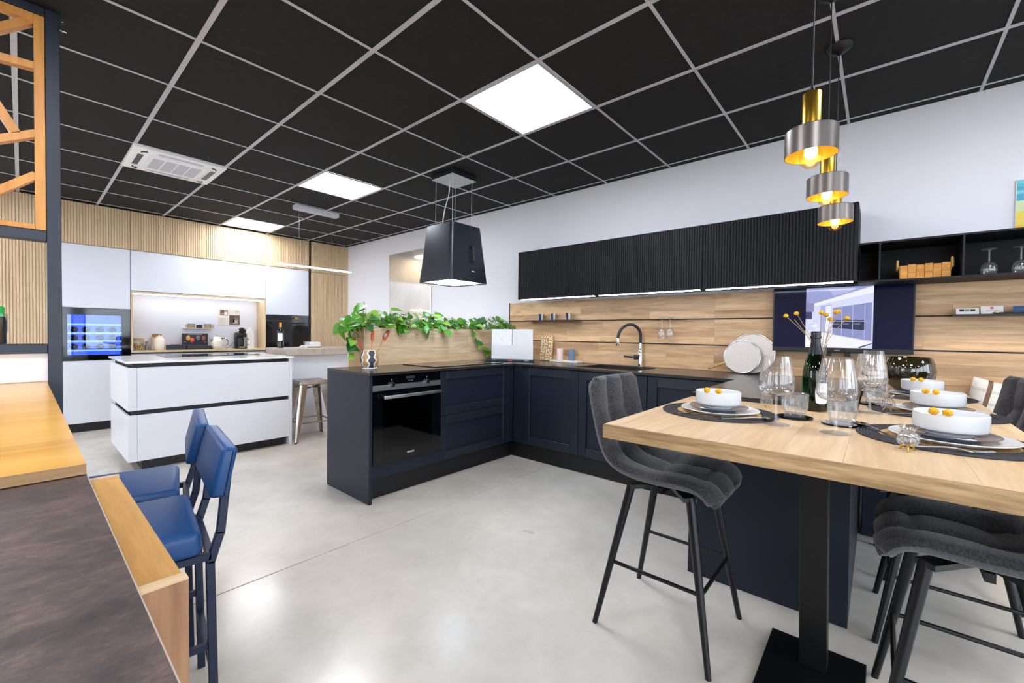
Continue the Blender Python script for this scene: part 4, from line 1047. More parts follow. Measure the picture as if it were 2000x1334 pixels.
# ---------------------------------------------------------------- grey quilted chairs
def make_chair(label):
    t = thing('bar_chair', label, 'chair', (0, 0, 0), 0, 'grey quilted chairs at the table', local=True)
    prof = [(.278, .99), (.270, .93), (.252, .845), (.230, .76), (.200, .692), (.152, .650), (.08, .632), (0, .628), (-.085, .630), (-.150, .632), (-.190, .620), (-.212, .592)]
    NU, TH = 66, .05
    P = [interp([(a, b, 0) for a, b in prof], k/NU) for k in range(NU+1)]
    W0 = .212
    def loop(k, shrink=1.0, push=0.0):
        p = P[k]; d = (P[min(k+1, NU)]-P[max(k-1, 0)]).normalized(); n = Vector((-d.y, d.x, 0))   # in (y, z)
        if k < 10 and n.x > 0: n = -n
        n = Vector((d.y, -d.x, 0)); n = n if (n.x < 0 or n.y > 0) else -n
        u = k/NU; W = W0
        e = min(u/.07, 1.0); W *= .86+.14*math.sqrt(max(0, 1-(1-e)**2))
        e2 = min((1-u)/.10, 1.0); W *= .80+.20*math.sqrt(max(0, 1-(1-e2)**2))
        th = TH*shrink
        pts = []
        NX = 26
        for q in range(NX+1):
            s_ = -1+2*q/NX; x = W*math.copysign(abs(s_)**.9, s_)
            edge = max(0, 1-(abs(s_))**7)**.5
            g = 0
            for gx in (-.31, .31): g += math.exp(-(abs(s_-gx)/.10)**1.2)
            for gu in (.17, .62, .82): g += .8*math.exp(-(abs(u-gu)/.028)**1.2)*max(0, 1-(abs(s_)/.62)**6)
            curl = .018*abs(s_)**3*min(1, (1-u)/.25)
            hgt = th*(.5*edge)-.019*min(g, 1.25)*edge*shrink+.006*edge+curl+.004*math.sin((s_+1)*PI*1.5)**2*0
            pts.append((x, p.x+n.x*hgt, p.y+n.y*hgt))
        for q in range(NX-1, 0, -1):
            s_ = -1+2*q/NX; x = W*math.copysign(abs(s_)**.9, s_); edge = max(0, 1-(abs(s_))**7)**.5
            hgt = -th*.5*edge+.018*abs(s_)**3*min(1, (1-u)/.25)
            pts.append((x, p.x+n.x*hgt, p.y+n.y*hgt))
        return pts
    def loft(ks, name, cap0, cap1):
        m = MB(); L = []
        def capl(k, rev):
            out = []
            for sh in (.25, .6, .85): out.append(loop(k, sh))
            d = (P[1]-P[0]).normalized() if k == 0 else (P[NU]-P[NU-1]).normalized()
            sg = -1 if k == 0 else 1
            for i, o in enumerate(out): out[i] = [(x, y+d.x*sg*(.016-.006*i), z+d.y*sg*(.016-.006*i)) for x, y, z in o]
            return out
        if cap0: L += capl(0, False)
        L += [loop(k) for k in ks]
        if cap1: L += capl(NU, True)[::-1]
        n = len(L[0]); vs = [p for l in L for p in l]; fs = []
        for i in range(len(L)-1):
            for k in range(n): fs.append((i*n+k, i*n+(k+1) % n, (i+1)*n+(k+1) % n, (i+1)*n+k))
        if cap0: fs.append(tuple(range(n)))
        if cap1: fs.append(tuple((len(L)-1)*n+k for k in range(n)))
        m.add(vs, fs); return m.build(name, 'grey_fabric', t, angle=60)
    ks = int(NU*.40)
    loft(range(0, ks+1), 'backrest', True, False)
    loft(range(ks, NU+1), 'seat', False, True)
    tops = {}
    for sx in (-1, 1):
        for sy in (-1, 1):
            top = Vector((sx*.135, sy*.115-.01, .588)); foot = Vector((sx*.213, sy*.222, 0.0)); tops[sx, sy] = (top, foot)
            MB().tube([foot, foot+(top-foot)*.5, top], [.0105, .0145, .0175], 12).build('leg', 'leg_black', t)
    def at(k, z): a, b = tops[k]; return b+(a-b)*(z/a.z)
    zz = .262
    MB().tube([at((-1, 1), zz), at((-1, -1), zz)], .0075, 8).build('stretcher', 'leg_black', t)
    MB().tube([at((1, 1), zz), at((1, -1), zz)], .0075, 8).build('stretcher', 'leg_black', t)
    a, b = at((-1, -1), zz), at((1, -1), zz)
    MB().tube([a, a+(b-a)*.08+Vector((0, -.004, 0)), b+(a-b)*.08+Vector((0, -.004, 0)), b], .0075, 8).build('stretcher', 'leg_black', t)
    MB().bar((-.15, -.13, .580), (.15, .11, .580), .05, .016).bar((-.15, .11, .581), (.15, -.13, .581), .05, .016).box(-.14, .14, -.02, .0, .573, .597).build('seat_frame', 'leg_black', t)
    return t
ch = make_chair('grey quilted bar chair at the head of the table, fully in view')
ch.location = (1.756, .642, 0); 
dup(ch, (1.735, -.236, 0), PI, 'grey quilted bar chair nearest the camera at the lower right, seat under the table')
dup(ch, (2.385, -.235, 0), PI, 'grey quilted bar chair second along the right side, mostly hidden behind the nearest one')
dup(ch, (2.99, -.25, 0), PI+math.radians(5), 'grey quilted bar chair at the right edge whose backrest shows beside the cushion')

# dark unit carrying the far end of the table
u_ = thing('table_support_unit', 'dark navy unit under the far end of the table, by the wall', 'cabinet', (3.4, -.16, 0))
MB().box(3.30, 3.48, -.32, .055, 0, TZ-TT-.001).build('body', 'navy', u_, bevel=.001)
MB().box(3.28, 3.299, -.318, .053, .06, TZ-TT-.004).build('front', 'navy', u_, bevel=.0015)
# ---------------------------------------------------------------- bench and cushion
t = thing('wall_bench', 'low timber bench along the wall under the cushion', 'bench', (3.4, -.95, 0))
MB().box(3.20, 3.63, -1.6, -.40, .44, .48).build('seat_board', 'table_wood', t, bevel=.002)
MB().box(3.22, 3.24, -1.6, -.42, .0, .44).build('front_board', 'table_wood', t, bevel=.002)
def cushion(name, label, c, w_, h_, th, lean, mats):
    t = thing(name, label, 'cushion', (c[0], c[1], c[2]))
    N = 24; Mx = Matrix.Translation(c) @ Matrix.Rotation(math.radians(lean), 4, 'Y') @ Matrix.Translation((0, 0, h_/2)) @ Matrix.Rotation(math.radians(14), 4, 'X') @ Matrix.Translation((0, 0, -h_/2))
    def pt(u, v, sg):
        e = (1-abs(u)**4)*(1-abs(v)**4)
        return (sg*th/2*max(e, 0)**.45, w_/2*u*(1-.05*(1-abs(v))**1), h_/2*v*(1-.05*(1-abs(u)))+h_/2)
    parts = {}
    for sg in (-1, 1):
        for i in range(N):
            for j in range(N):
                u0, u1, v0, v1 = [-1+2*q/N for q in (i, i+1, j, j+1)]
                key = mats(i, j, N)
                parts.setdefault(key if key == 'cushion_white' else (key, j // 4) if key == 'cushion_light' else (key, 0 if i < 6 else 1 if i < 12 else 2 if i < 18 else 3), MB()).add([pt(u0, v0, sg), pt(u1, v0, sg), pt(u1, v1, sg), pt(u0, v1, sg)], [(0, 1, 2, 3) if sg < 0 else (3, 2, 1, 0)])
    for key, m in parts.items():
        key = key[0] if isinstance(key, tuple) else key; m.xf(Mx).build({'cushion_white': 'cover', 'cushion_brown': 'brown_stripe', 'cushion_navy': 'dark_stripe', 'cushion_light': 'pale_band'}[key], key, t, merge=True, angle=70)
    return t
def stripes(i, j, N):
    if i in (3, 20): return 'cushion_brown'
    if i in (8, 9, 15): return 'cushion_navy'
    if j in (8, 9, 16, 20): return 'cushion_light'
    return 'cushion_white'
cushion('cushion', 'off-white cushion with brown and dark blue stripes leaning on the planks', (3.548, -.60, .50), .48, .42, .10, 4, stripes)

# ---------------------------------------------------------------- place settings
def lathe_thing(name, label, cat, prof, mat, loc, grp, seg=40, close=False, part='body', **k):
    t = thing(name, label, cat, loc, 0, grp, local=True)
    MB().lathe(prof, seg=seg, close=close, **k).build(part, mat, t); return t
where = ['at the head of the table by the grey chair', 'nearest the camera on the right side', 'in the middle of the right side', 'farthest along the right side, before the green bowl']
SET = [(1.78, .465), (1.768, -.165), (2.385, -.185), (3.0, -.175)]
first = {}
def make_fork():
    t = thing('fork', 'x', 'fork', (0, 0, 0), 0, 'forks', local=True)
    m = MB()
    prof = [(-.10, .0035, .0045), (-.05, .0025, .0032), (0, .0018, .006), (.03, .0015, .009), (.045, .001, .0105), (.055, .001, .011)]
    pts = [(x, w_, z) for x, w_, z in prof]
    for (x0, w0, z0), (x1, w1, z1) in zip([(-.1, .0055, .0005), (-.045, .0035, .004), (0, .003, .009), (.02, .0045, .009), (.035, .0095, .006)], [(-.045, .0035, .004), (0, .003, .009), (.02, .0045, .009), (.035, .0095, .006), (.05, .0105, .004)]):
        m.add([(x0, -w0, z0), (x1, -w1, z1), (x1, w1, z1), (x0, w0, z0), (x0, -w0, z0+.002), (x1, -w1, z1+.002), (x1, w1, z1+.002), (x0, w0, z0+.002)], [(3, 2, 1, 0), (4, 5, 6, 7), (0, 1, 5, 4), (1, 2, 6, 5), (2, 3, 7, 6), (3, 0, 4, 7)])
    m.build('handle', 'steel', t, angle=60)
    for k in range(4):
        y = -.0088+k*.00587
        MB().tube([(.048, y, .005), (.07, y, .0055), (.092, y, .010)], [.0016, .0013, .0006], 6).build('tine', 'steel', t)
    return t
def make_spoon():
    t = thing('spoon', 'x', 'spoon', (0, 0, 0), 0, 'spoons', local=True)
    m = MB()
    st = [(-.1, .0055, .0005), (-.045, .0035, .004), (0, .003, .009), (.03, .0035, .009)]
    for (x0, w0, z0), (x1, w1, z1) in zip(st[:-1], st[1:]):
        m.add([(x0, -w0, z0), (x1, -w1, z1), (x1, w1, z1), (x0, w0, z0), (x0, -w0, z0+.002), (x1, -w1, z1+.002), (x1, w1, z1+.002), (x0, w0, z0+.002)], [(3, 2, 1, 0), (4, 5, 6, 7), (0, 1, 5, 4), (1, 2, 6, 5), (2, 3, 7, 6), (3, 0, 4, 7)])
    m.build('handle', 'steel', t, angle=60)
    b = MB(); n = 20; R = [(0, -.008), (.45, -.0065), (.8, -.002), (1, .001)]; vs = []; fs = []
    for r, dz in R:
        for k in range(n): a = 2*PI*k/n; vs.append((.058+.031*r*math.cos(a), .0205*r*math.sin(a), .0095+dz))
    for q in range(3):
        for k in range(n): fs.append((q*n+k, q*n+(k+1) % n, (q+1)*n+(k+1) % n, (q+1)*n+k))
    b.add(vs, fs); b.add([(x, y, z-.0012) for x, y, z in vs], [f[::-1] for f in fs]); b.build('bowl', 'steel', t, angle=60)
    return t
FK, SP = make_fork(), make_spoon()
fks = [(1.66, .475, -80), (1.60, -.14, -78), (2.25, -.12, -70), (2.86, -.10, -70)]
sps = [(1.69, .335, -60), (1.79, .012, 30), (2.41, -.01, 30), (2.92, .035, 30)]
fl_rg = random.Random(9)
for k, (x, y) in enumerate(SET):
    w_ = where[k]
    mt = thing('placemat', 'round dark braided placemat '+w_, 'placemat', (x+.02, y+.01, TZ), 0, 'round placemats', local=True)
    prof = []
    for q in range(7):
        r = .150+q*.0078; prof += [(r, .0035), (r+.002, .0062), (r+.0058, .0062)]
    prof += [(.206, .003), (.205, .0003), (.150, .0003)]
    MB().lathe(prof, seg=64, close=True).build('dark_rim', 'mat_dark', mt)
    prof = []
    for q in range(8): prof += [(.003+q*.0182, .003), (.012+q*.0182, .0055)]
    prof += [(.1495, .003), (.1495, .0003), (.003, .0003)]
    MB().lathe(prof, seg=48).build('straw_centre', 'straw', mt)
    lathe_thing('dinner_plate', 'large white dinner plate '+w_, 'plate', [(.002, .0), (.09, .0), (.094, .003), (.135, .012), (.138, .0145), (.136, .016), (.092, .0075), (.002, .0055)], 'ceramic_white', (x, y, TZ+.0065), 'white dinner plates', 56)
    lathe_thing('side_plate', 'grey glazed side plate '+w_, 'plate', [(.002, 0), (.06, 0), (.063, .006), (.101, .0155), (.104, .018), (.102, .0195), (.064, .0115), (.002, .010)], 'plate_grey', (x-.004, y+.003, TZ+.0125), 'grey side plates', 56)
    lathe_thing('bowl', 'white straight sided bowl '+w_, 'bowl', [(.002, .0), (.047, .0), (.050, .003), (.051, .008), (.076, .018), (.080, .025), (.080, .064), (.0785, .066), (.077, .064), (.076, .026), (.07, .019), (.002, .015)], 'ceramic_white', (x-.006, y+.004, TZ+.023), 'white bowls', 56)
    # two dried flower heads on the rim nearest the camera
    for q, da in enumerate(((-.55, .62) if k == 0 else (-.1, .42))):
        ang = math.atan2(-y, -x)+da*(.75) if k == 0 else math.atan2(-y, -x)+(.10 if q == 0 else .47)*(-1)+.05
        if k == 0: ang = math.atan2(-y, -x)+(-.50 if q == 0 else .02)
        fx, fy = x-.006+.079*math.cos(ang), y+.004+.079*math.sin(ang)
        f = thing('flower_head', 'dried yellow flower head on the bowl rim '+w_+(', left one' if q == 0 else ', right one'), 'flower', (fx, fy, TZ+.085), 0, 'dried flower heads on the bowls')
        f['label'] = ('left' if (q == 0) == (k == 0) else 'right')+' dried flower head on the bowl '+['by the grey chair', 'nearest the camera', 'in the middle of the right side', 'farthest along the right side'][k]
        MB().ball((fx, fy, TZ+.0965), .0105, 14, 9, (1, 1.1, .95), .10, rg=fl_rg).build('petals', 'flower_yellow', f)
        MB().ball((fx-.004, fy, TZ+.0965), .007, 10, 6, (1, 1, .9), .12, rg=fl_rg).build('centre', 'foil_orange', f)
    for src, (fx, fy, fa), nm in ((FK, fks[k], 'fork'), (SP, sps[k], 'spoon')):
        lb = 'steel %s beside the plates %s' % (nm, w_)
        if k == 0: src.location = (fx, fy, TZ+.0063); src.rotation_euler = (0, 0, math.radians(fa)); src['label'] = lb
        else: dup(src, (fx, fy, TZ+.0063), math.radians(fa), lb)
# little fluted glass vases with gold feet
glab = ['tiny fluted glass vase with gold feet behind the tall goblet on the left', 'tiny fluted glass vase with gold feet nearest the camera, beside the front plate', 'tiny fluted glass vase with gold feet beside the middle right setting']
gv = None
for k, (x, y, s_) in enumerate(((2.05, .352, 1), (1.56, -.065, 1), (2.32, -.034, 1))):
    if gv is None:
        gv = thing('bud_vase', glab[0], 'vase', (x, y, TZ), 0, 'tiny glass vases', local=True)
        MB().lathe([(.006, .012), (.018, .016), (.024, .028), (.021, .042), (.013, .052), (.014, .056), (.022, .068), (.0208, .068), (.0128, .056), (.0118, .052), (.0195, .042), (.0222, .028), (.017, .018)], seg=48, flute=.06, nfl=12).build('glass', 'clear_glass', gv)
        for q in range(3):
            a = 2*PI*q/3+.4
            MB().tube([(.004*math.cos(a), .004*math.sin(a), .015), (.014*math.cos(a), .014*math.sin(a), .010), (.017*math.cos(a), .017*math.sin(a), .0005)], [.003, .0025, .002], 6).build('gold_foot', 'brass', gv)
    else: dup(gv, (x, y, TZ), k*.7, glab[k])
# goblets, tumblers and coasters
gl = None
glabs = ['tall clear wine goblet on the left, next to the head place setting', 'tall clear wine goblet in front of the champagne bottle, nearest the camera', 'tall clear wine goblet in front of the television, nearer of the pair', 'tall clear wine goblet farthest back, partly behind another goblet']
for k, (x, y) in enumerate(((1.70, .263), (1.68, .097), (2.236, .022), (2.86, .018))):
    if gl is None:
        gl = thing('wine_goblet', glabs[0], 'glass', (x, y, TZ), 0, 'tall wine goblets on the table', local=True)
        bowl = [(.004, .100), (.025, .102), (.043, .109), (.051, .120), (.0535, .133), (.0515, .160), (.0455, .198), (.039, .236), (.0378, .236), (.0443, .198), (.0502, .160), (.0522, .133), (.0498, .121), (.042, .1103), (.024, .1035), (.003, .102)]
        MB().lathe(bowl, seg=72, flute=.02, nfl=16, fl_range=(.11, .232)).build('bowl', 'clear_glass', gl)
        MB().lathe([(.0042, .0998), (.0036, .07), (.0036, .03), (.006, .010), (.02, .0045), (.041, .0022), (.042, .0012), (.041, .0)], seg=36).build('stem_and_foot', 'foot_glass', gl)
    else: dup(gl, (x, y, TZ), k, glabs[k])
tlabs = ['bubbly glass tumbler on the left coaster, before the champagne label', 'bubbly glass tumbler on the coaster behind the nearest goblet', 'bubbly glass tumbler behind the goblet in front of the television', 'bubbly glass tumbler farthest back near the green bowl']
clabs = ['round black coaster under the tumbler beside the champagne bottle', 'round black coaster under the tumbler behind the nearest goblet', 'round black coaster before the television goblet', 'round black coaster farthest back near the green bowl']
tu = None
for k, (x, y) in enumerate(((1.885, .232), (1.85, .090), (2.52, .004), (3.135, .004))):
    lathe_thing('coaster', clabs[k], 'coaster', [(.002, .0), (.055, .0), (.058, .002), (.058, .005), (.056, .0065), (.002, .0062)], 'black_gloss', (x, y, TZ+.0001), 'round black coasters', 40)
    if tu is None:
        tu = thing('tumbler', tlabs[0], 'glass', (x, y, TZ+.0066), 0, 'bubbly glass tumblers', local=True)
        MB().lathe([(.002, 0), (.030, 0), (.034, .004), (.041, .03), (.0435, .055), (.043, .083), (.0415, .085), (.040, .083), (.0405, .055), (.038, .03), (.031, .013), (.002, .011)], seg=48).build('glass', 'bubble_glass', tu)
        bb = MB(); br = random.Random(4)
        for q in range(150):
            a = br.uniform(0, 2*PI); h = .04+.043*math.sqrt(br.random()); rr = .0423 if h > .05 else .0415
            bb.ball((rr*math.cos(a), rr*math.sin(a), h), br.uniform(.0003, .0008), 5, 4)
        bb.build('bubbles', 'print_grey', tu, kind='stuff')
    else: dup(tu, (x, y, TZ+.0066), k*1.3, tlabs[k])
# champagne bottle
bx_, by_ = 2.138, .196
t = thing('champagne_bottle', 'dark green champagne bottle with black foil neck and white label', 'bottle', (bx_, by_, TZ))
MB().lathe([(.002, .006), (.030, .001), (.042, .003), (.0435, .010), (.0435, .14), (.042, .165), (.035, .20), (.025, .235), (.0185, .262), (.002, .262)], bx_, by_, TZ, 40).build('glass', 'green_glass', t)
MB().lathe([(.0262, .232), (.0192, .262), (.0165, .285), (.0165, .296), (.0195, .298), (.0195, .305), (.017, .308), (.0175, .318), (.016, .325), (.002, .326)], bx_, by_, TZ, 32).build('foil', 'foil_dark', t)
lb = MB(); la_ = math.radians(180+44)
for r_, hh, z_ in ((.0441, .042, .075),):
    n = 16
    for i in range(n):
        for j in range(8):
            def pp(ii, jj):
                u = -1+2*ii/n; v = -1+2*jj/8; vv = v*(1-.10*abs(u)**3); a = la_+u*.62*(1-.12*v*v); return (bx_+r_*math.cos(a), by_+r_*math.sin(a), TZ+z_+vv*hh)
            lb.add([pp(i, j), pp(i+1, j), pp(i+1, j+1), pp(i, j+1)], [(0, 1, 2, 3)])
lbo = lb.build('label', 'paper_white', t, merge=True)
ln = MB()
for q, (w2, zz) in enumerate(((.30, .094), (.42, .078), (.42, .074), (.25, .062), (.25, .056))):
    for i in range(10):
        a0 = la_-w2+2*w2*i/10; a1 = a0+2*w2/10*.85; r_ = .0444; dz = .0018*math.sin(i*1.9) if zz > .07 else 0; hh = .0012 if zz > .07 else .0006
        ln.add([(bx_+r_*math.cos(a0), by_+r_*math.sin(a0), TZ+zz-hh+dz), (bx_+r_*math.cos(a1), by_+r_*math.sin(a1), TZ+zz-hh-dz), (bx_+r_*math.cos(a1), by_+r_*math.sin(a1), TZ+zz+hh-dz), (bx_+r_*math.cos(a0), by_+r_*math.sin(a0), TZ+zz+hh+dz)], [(0, 1, 2, 3)])
ln.build('label_print', 'print_grey', lbo, angle=0)
# big green bowl and a wooden spatula
lathe_thing('salad_bowl', 'large glossy dark green bowl at the far end of the table', 'bowl', [(.002, .002), (.055, 0), (.062, .004), (.09, .03), (.113, .075), (.118, .11), (.112, .155), (.098, .190), (.094, .192), (.092, .188), (.106, .155), (.112, .11), (.107, .077), (.084, .035), (.05, .012), (.002, .01)], 'bowl_green', (3.36, -.135, TZ), None, 64)
t = thing('wooden_spatula', 'flat brown wooden spatula lying before the green bowl', 'spatula', (3.12, .0, TZ))
zb_ = TZ+.0075
MB().add([(x, y, z) for z in (zb_, zb_+.007) for x, y in ((3.275, .028), (3.255, .045), (3.155, -.045), (3.175, -.06))], [(3, 2, 1, 0), (4, 5, 6, 7), (0, 1, 5, 4), (1, 2, 6, 5), (2, 3, 7, 6), (3, 0, 4, 7)]).build('blade', 'terracotta', t, bevel=.002)
MB().tube([(3.17, -.05, zb_+.0035), (3.12, -.075, zb_+.005)], [.006, .005], 8).build('handle', 'terracotta', t)

# ---------------------------------------------------------------- pendant lamps
plabs = ['pendant lamp with brass tube and dark drum shade, nearest the camera', 'pendant lamp with brass tube and dark drum shade, middle of the three', 'pendant lamp with brass tube and dark drum shade, lowest in view and farthest back']
for k, (x, y, zb) in enumerate(((1.655, .177, 1.768), (2.205, .177, 1.775), (2.648, .177, 1.757))):
    t = thing('pendant_lamp', plabs[k], 'pendant lamp', (x, y, zb), 0, 'pendant lamps over the table', local=True)
    R = .072
    MB().lathe([(R, 0), (R, .078), (R-.003, .081), (.026, .081), (.026, .0795), (R-.003, .079), (R-.0015, .077), (R-.0015, 0)], seg=48, close=True).build('shade', 'shade_outer', t)
    li = MB(); n = 48
    vs = [((R-.0018)*math.cos(2*PI*q/n), (R-.0018)*math.sin(2*PI*q/n), .0008) for q in range(n)]+[((R-.0018)*math.cos(2*PI*q/n), (R-.0018)*math.sin(2*PI*q/n), .0765) for q in range(n)]+[(.02*math.cos(2*PI*q/n), .02*math.sin(2*PI*q/n), .0782) for q in range(n)]
    li.add(vs, [(q, (q+1) % n, n+(q+1) % n, n+q) for q in range(n)]+[(n+q, n+(q+1) % n, 2*n+(q+1) % n, 2*n+q) for q in range(n)])
    li.build('shade_lining', 'gold_inner', t)
    MB().lathe([(.0255, .081), (.0255, .196), (.0245, .1975), (.004, .1975)], seg=32).build('brass_tube', 'brass', t)
    MB().lathe([(.016, .04), (.016, .0785)], seg=20).build('socket', 'brass', t)
    MB().lathe([(.008, .1976), (.008, .208), (.005, .213), (.003, .222)], seg=14).build('cord_grip', 'cable_black', t)
    MB().tube([(0, 0, .22), (.0, .0, CEIL-zb-.02)], .0022, 8).build('cord', 'cable_black' if k else 'rubber_dark', t)
    MB().lathe([(.012, .039), (.018, .028), (.029, .008), (.032, -.008), (.028, -.024), (.016, -.036), (.002, -.040)], seg=28).build('bulb', 'bulb_glass', t)
    MB().ball((0, 0, .012), .0185, 16, 10, (1, 1, 1.2)).build('glow_core', 'bulb_core', t)
    fi = MB()
    for q in range(6):
        a = 2*PI*q/6; fi.tube([(.006*math.cos(a), .006*math.sin(a), .034), (.013*math.cos(a), .013*math.sin(a), .012), (.010*math.cos(a+.4), .010*math.sin(a+.4), -.008)], .0013, 5)
    fi.build('filament', 'bulb_core', t)
    MB().lathe([(.05, -.0005), (.055, -.003), (.05, -.016), (.036, -.028), (.016, -.036), (.006, -.045), (.002, -.046)], z=CEIL-zb, seg=32).build('ceiling_cup', 'metal_black', t)
    pl_ = bpy.data.lights.new('bulb_light', 'POINT'); pl_.energy = PENDANT_WATT; pl_.color = (1, .74, .42); pl_.shadow_soft_size = .012
    po = bpy.data.objects.new('bulb_light', pl_); COL.objects.link(po); po.parent = t; po.location = (0, 0, .012)
# ================================================================== LEFT: BAR COUNTER, PARTITION, BLUE STOOLS
YT = .947
t = thing('timber_counter', 'glossy honey coloured timber counter top running to the partition', 'counter', (-.5, 1.96, 0))
MB().box(-1.25, .075, 1.074, 2.83, YT-.019, YT).build('top', 'yellow_wood', t, bevel=.0012)
MB().box(-1.25, .0748, 1.0722, 1.0738, YT-.0188, YT-.0004).build('end_edge', 'yellow_end', t, angle=0)
MB().box(-.95, -.90, 1.2, 2.80, 0, YT-.0195).build('support', 'white_lacquer', t, bevel=.002)
t = thing('stone_counter', 'dark brown mottled stone counter top in the left foreground', 'counter', (-.5, .45, 0))
MB().box(-1.25, .0745, -.35, 1.10, .906, .927).build('top', 'dark_stone', t, angle=0)
MB().box(.0746, .0758, -.35, 1.10, .906, .9268).build('edge_strip', 'edge_highlight', t, angle=0)  # thin pale strip paints the highlight along the stone edge
MB().box(-1.2, -.12, -.3, 1.05, 0, .9055).build('carcass', 'ledge_panel', t, angle=0)
t = thing('timber_ledge', 'honey timber ledge box hanging just below the stone counter edge', 'ledge', (.05, .93, 0))
lx1, ly0, ly1, lz = .134, .642, 1.225, .880
MB().box(-.10, lx1-.0002, ly0+.021, ly1-.012, lz-.05, lz-.006).build('tray', 'ledge_wood', t, angle=0)
MB().box(-.10, lx1, ly0, ly0+.0205, 0.0, lz).build('near_panel', 'ledge_panel', t, bevel=.001)
MB().box(-.10, lx1, ly1-.0115, ly1, lz-.3, lz).build('far_rim', 'table_wood', t, bevel=.001)
MB().box(-.10, lx1, ly0+.0006, ly0+.0204, lz+.0002, lz+.002).build('near_rim', 'table_wood', t, angle=0)
# partition frame with post, rails, white infill and timber lattice
YP = 2.85
t = thing('partition_frame', 'dark blue grey timber partition frame with post and rails', 'partition', (-.3, YP+.03, 0))
MB().box(.0785, .124, YP, YP+.06, 0, CEIL-.003).build('post', 'post_blue', t, bevel=.002)
for z0, z1 in ((2.583, CEIL-.003), (1.58, 1.627), (1.075, 1.118)): MB().box(-1.25, .078, YP+.002, YP+.058, z0, z1).build('rail', 'post_blue', t, bevel=.002)
MB().box(-1.25, .078, YP+.02, YP+.04, YT+.001, 1.0745).build('infill_panel', 'white_paint_warm', t, angle=0)
MB().box(-1.25, .078, YP+.02, YP+.04, .0, YT-.02).build('lower_panel', 'white_paint_warm', t, angle=0)
MB().lathe([(.002, 0), (.004, 0), (.004, .008)], .132, YP-.003, 2.585, 8).build('fixing', 'steel', t)
MB().tube([(.126, YP-.002, 2.545), (.147, YP-.01, 2.541)], .0035, 6).build('fixing', 'steel', t)
t = thing('timber_lattice', 'honey timber lattice panel set in the partition', 'lattice', (-.3, YP+.03, 1.63))
YL0, YL1 = YP+.006, YP+.05
MB().box(.045, .0775, YL0, YL1, 1.629, 2.581).build('stile', 'lattice_wood', t, bevel=.0015)
MB().box(-1.25, .0448, YL0, YL1, 2.548, 2.581).build('head_rail', 'lattice_wood', t, bevel=.0015)
MB().box(-1.25, .0448, YL0, YL1, 1.629, 1.652).build('bottom_rail', 'lattice_wood', t, bevel=.0015)
def lbar(x0, z0, x1, z1, w_=.032):
    MB().bar((x0, YP+.028, z0), (x1, YP+.028, z1), YL1-YL0-.004, w_, (-(z1-z0), 0, x1-x0)).build('lattice_bar', 'lattice_wood', t, bevel=.0012)
for (x0, z0), (x1, z1), k in (((-0.05, 2.471), (0.044, 2.557), 1.6), ((-0.051, 2.347), (0.053, 2.355), 1.6), ((-0.054, 1.999), (0.051, 2.059), 1.6), ((-0.056, 1.78), (0.049, 1.874), 1.6), ((-0.057, 2.133), (-0.008, 2.038), 2.0)):
    lbar(x0-(x1-x0)*k, z0-(z1-z0)*k, x1, z1)
# siphon with green cap on the low rail
sx, sy, sz = -.067, YP+.03, 1.1185
t = thing('siphon_bottle', 'black bottle with green cap beside a clear beaker on the low rail', 'bottle', (sx, sy, sz))
MB().lathe([(.002, 0), (.024, 0), (.026, .004), (.026, .10), (.022, .118), (.002, .118)], sx, sy, sz, 24).build('body', 'plastic_black', t)
MB().lathe([(.02, .1185), (.0205, .158), (.017, .163), (.002, .163)], sx, sy, sz, 24).build('cap', 'plastic_green', t)
t = thing('glass_beaker', 'clear measuring beaker next to the green capped bottle', 'beaker', (sx+.012, sy-.055, sz))
MB().lathe([(.012, 0), (.014, .004), (.015, .05), (.018, .055), (.018, .13), (.017, .13), (.0165, .056), (.013, .05), (.012, .006)], sx+.012, sy-.020, sz, 20).build('glass', 'jar_glass', t)

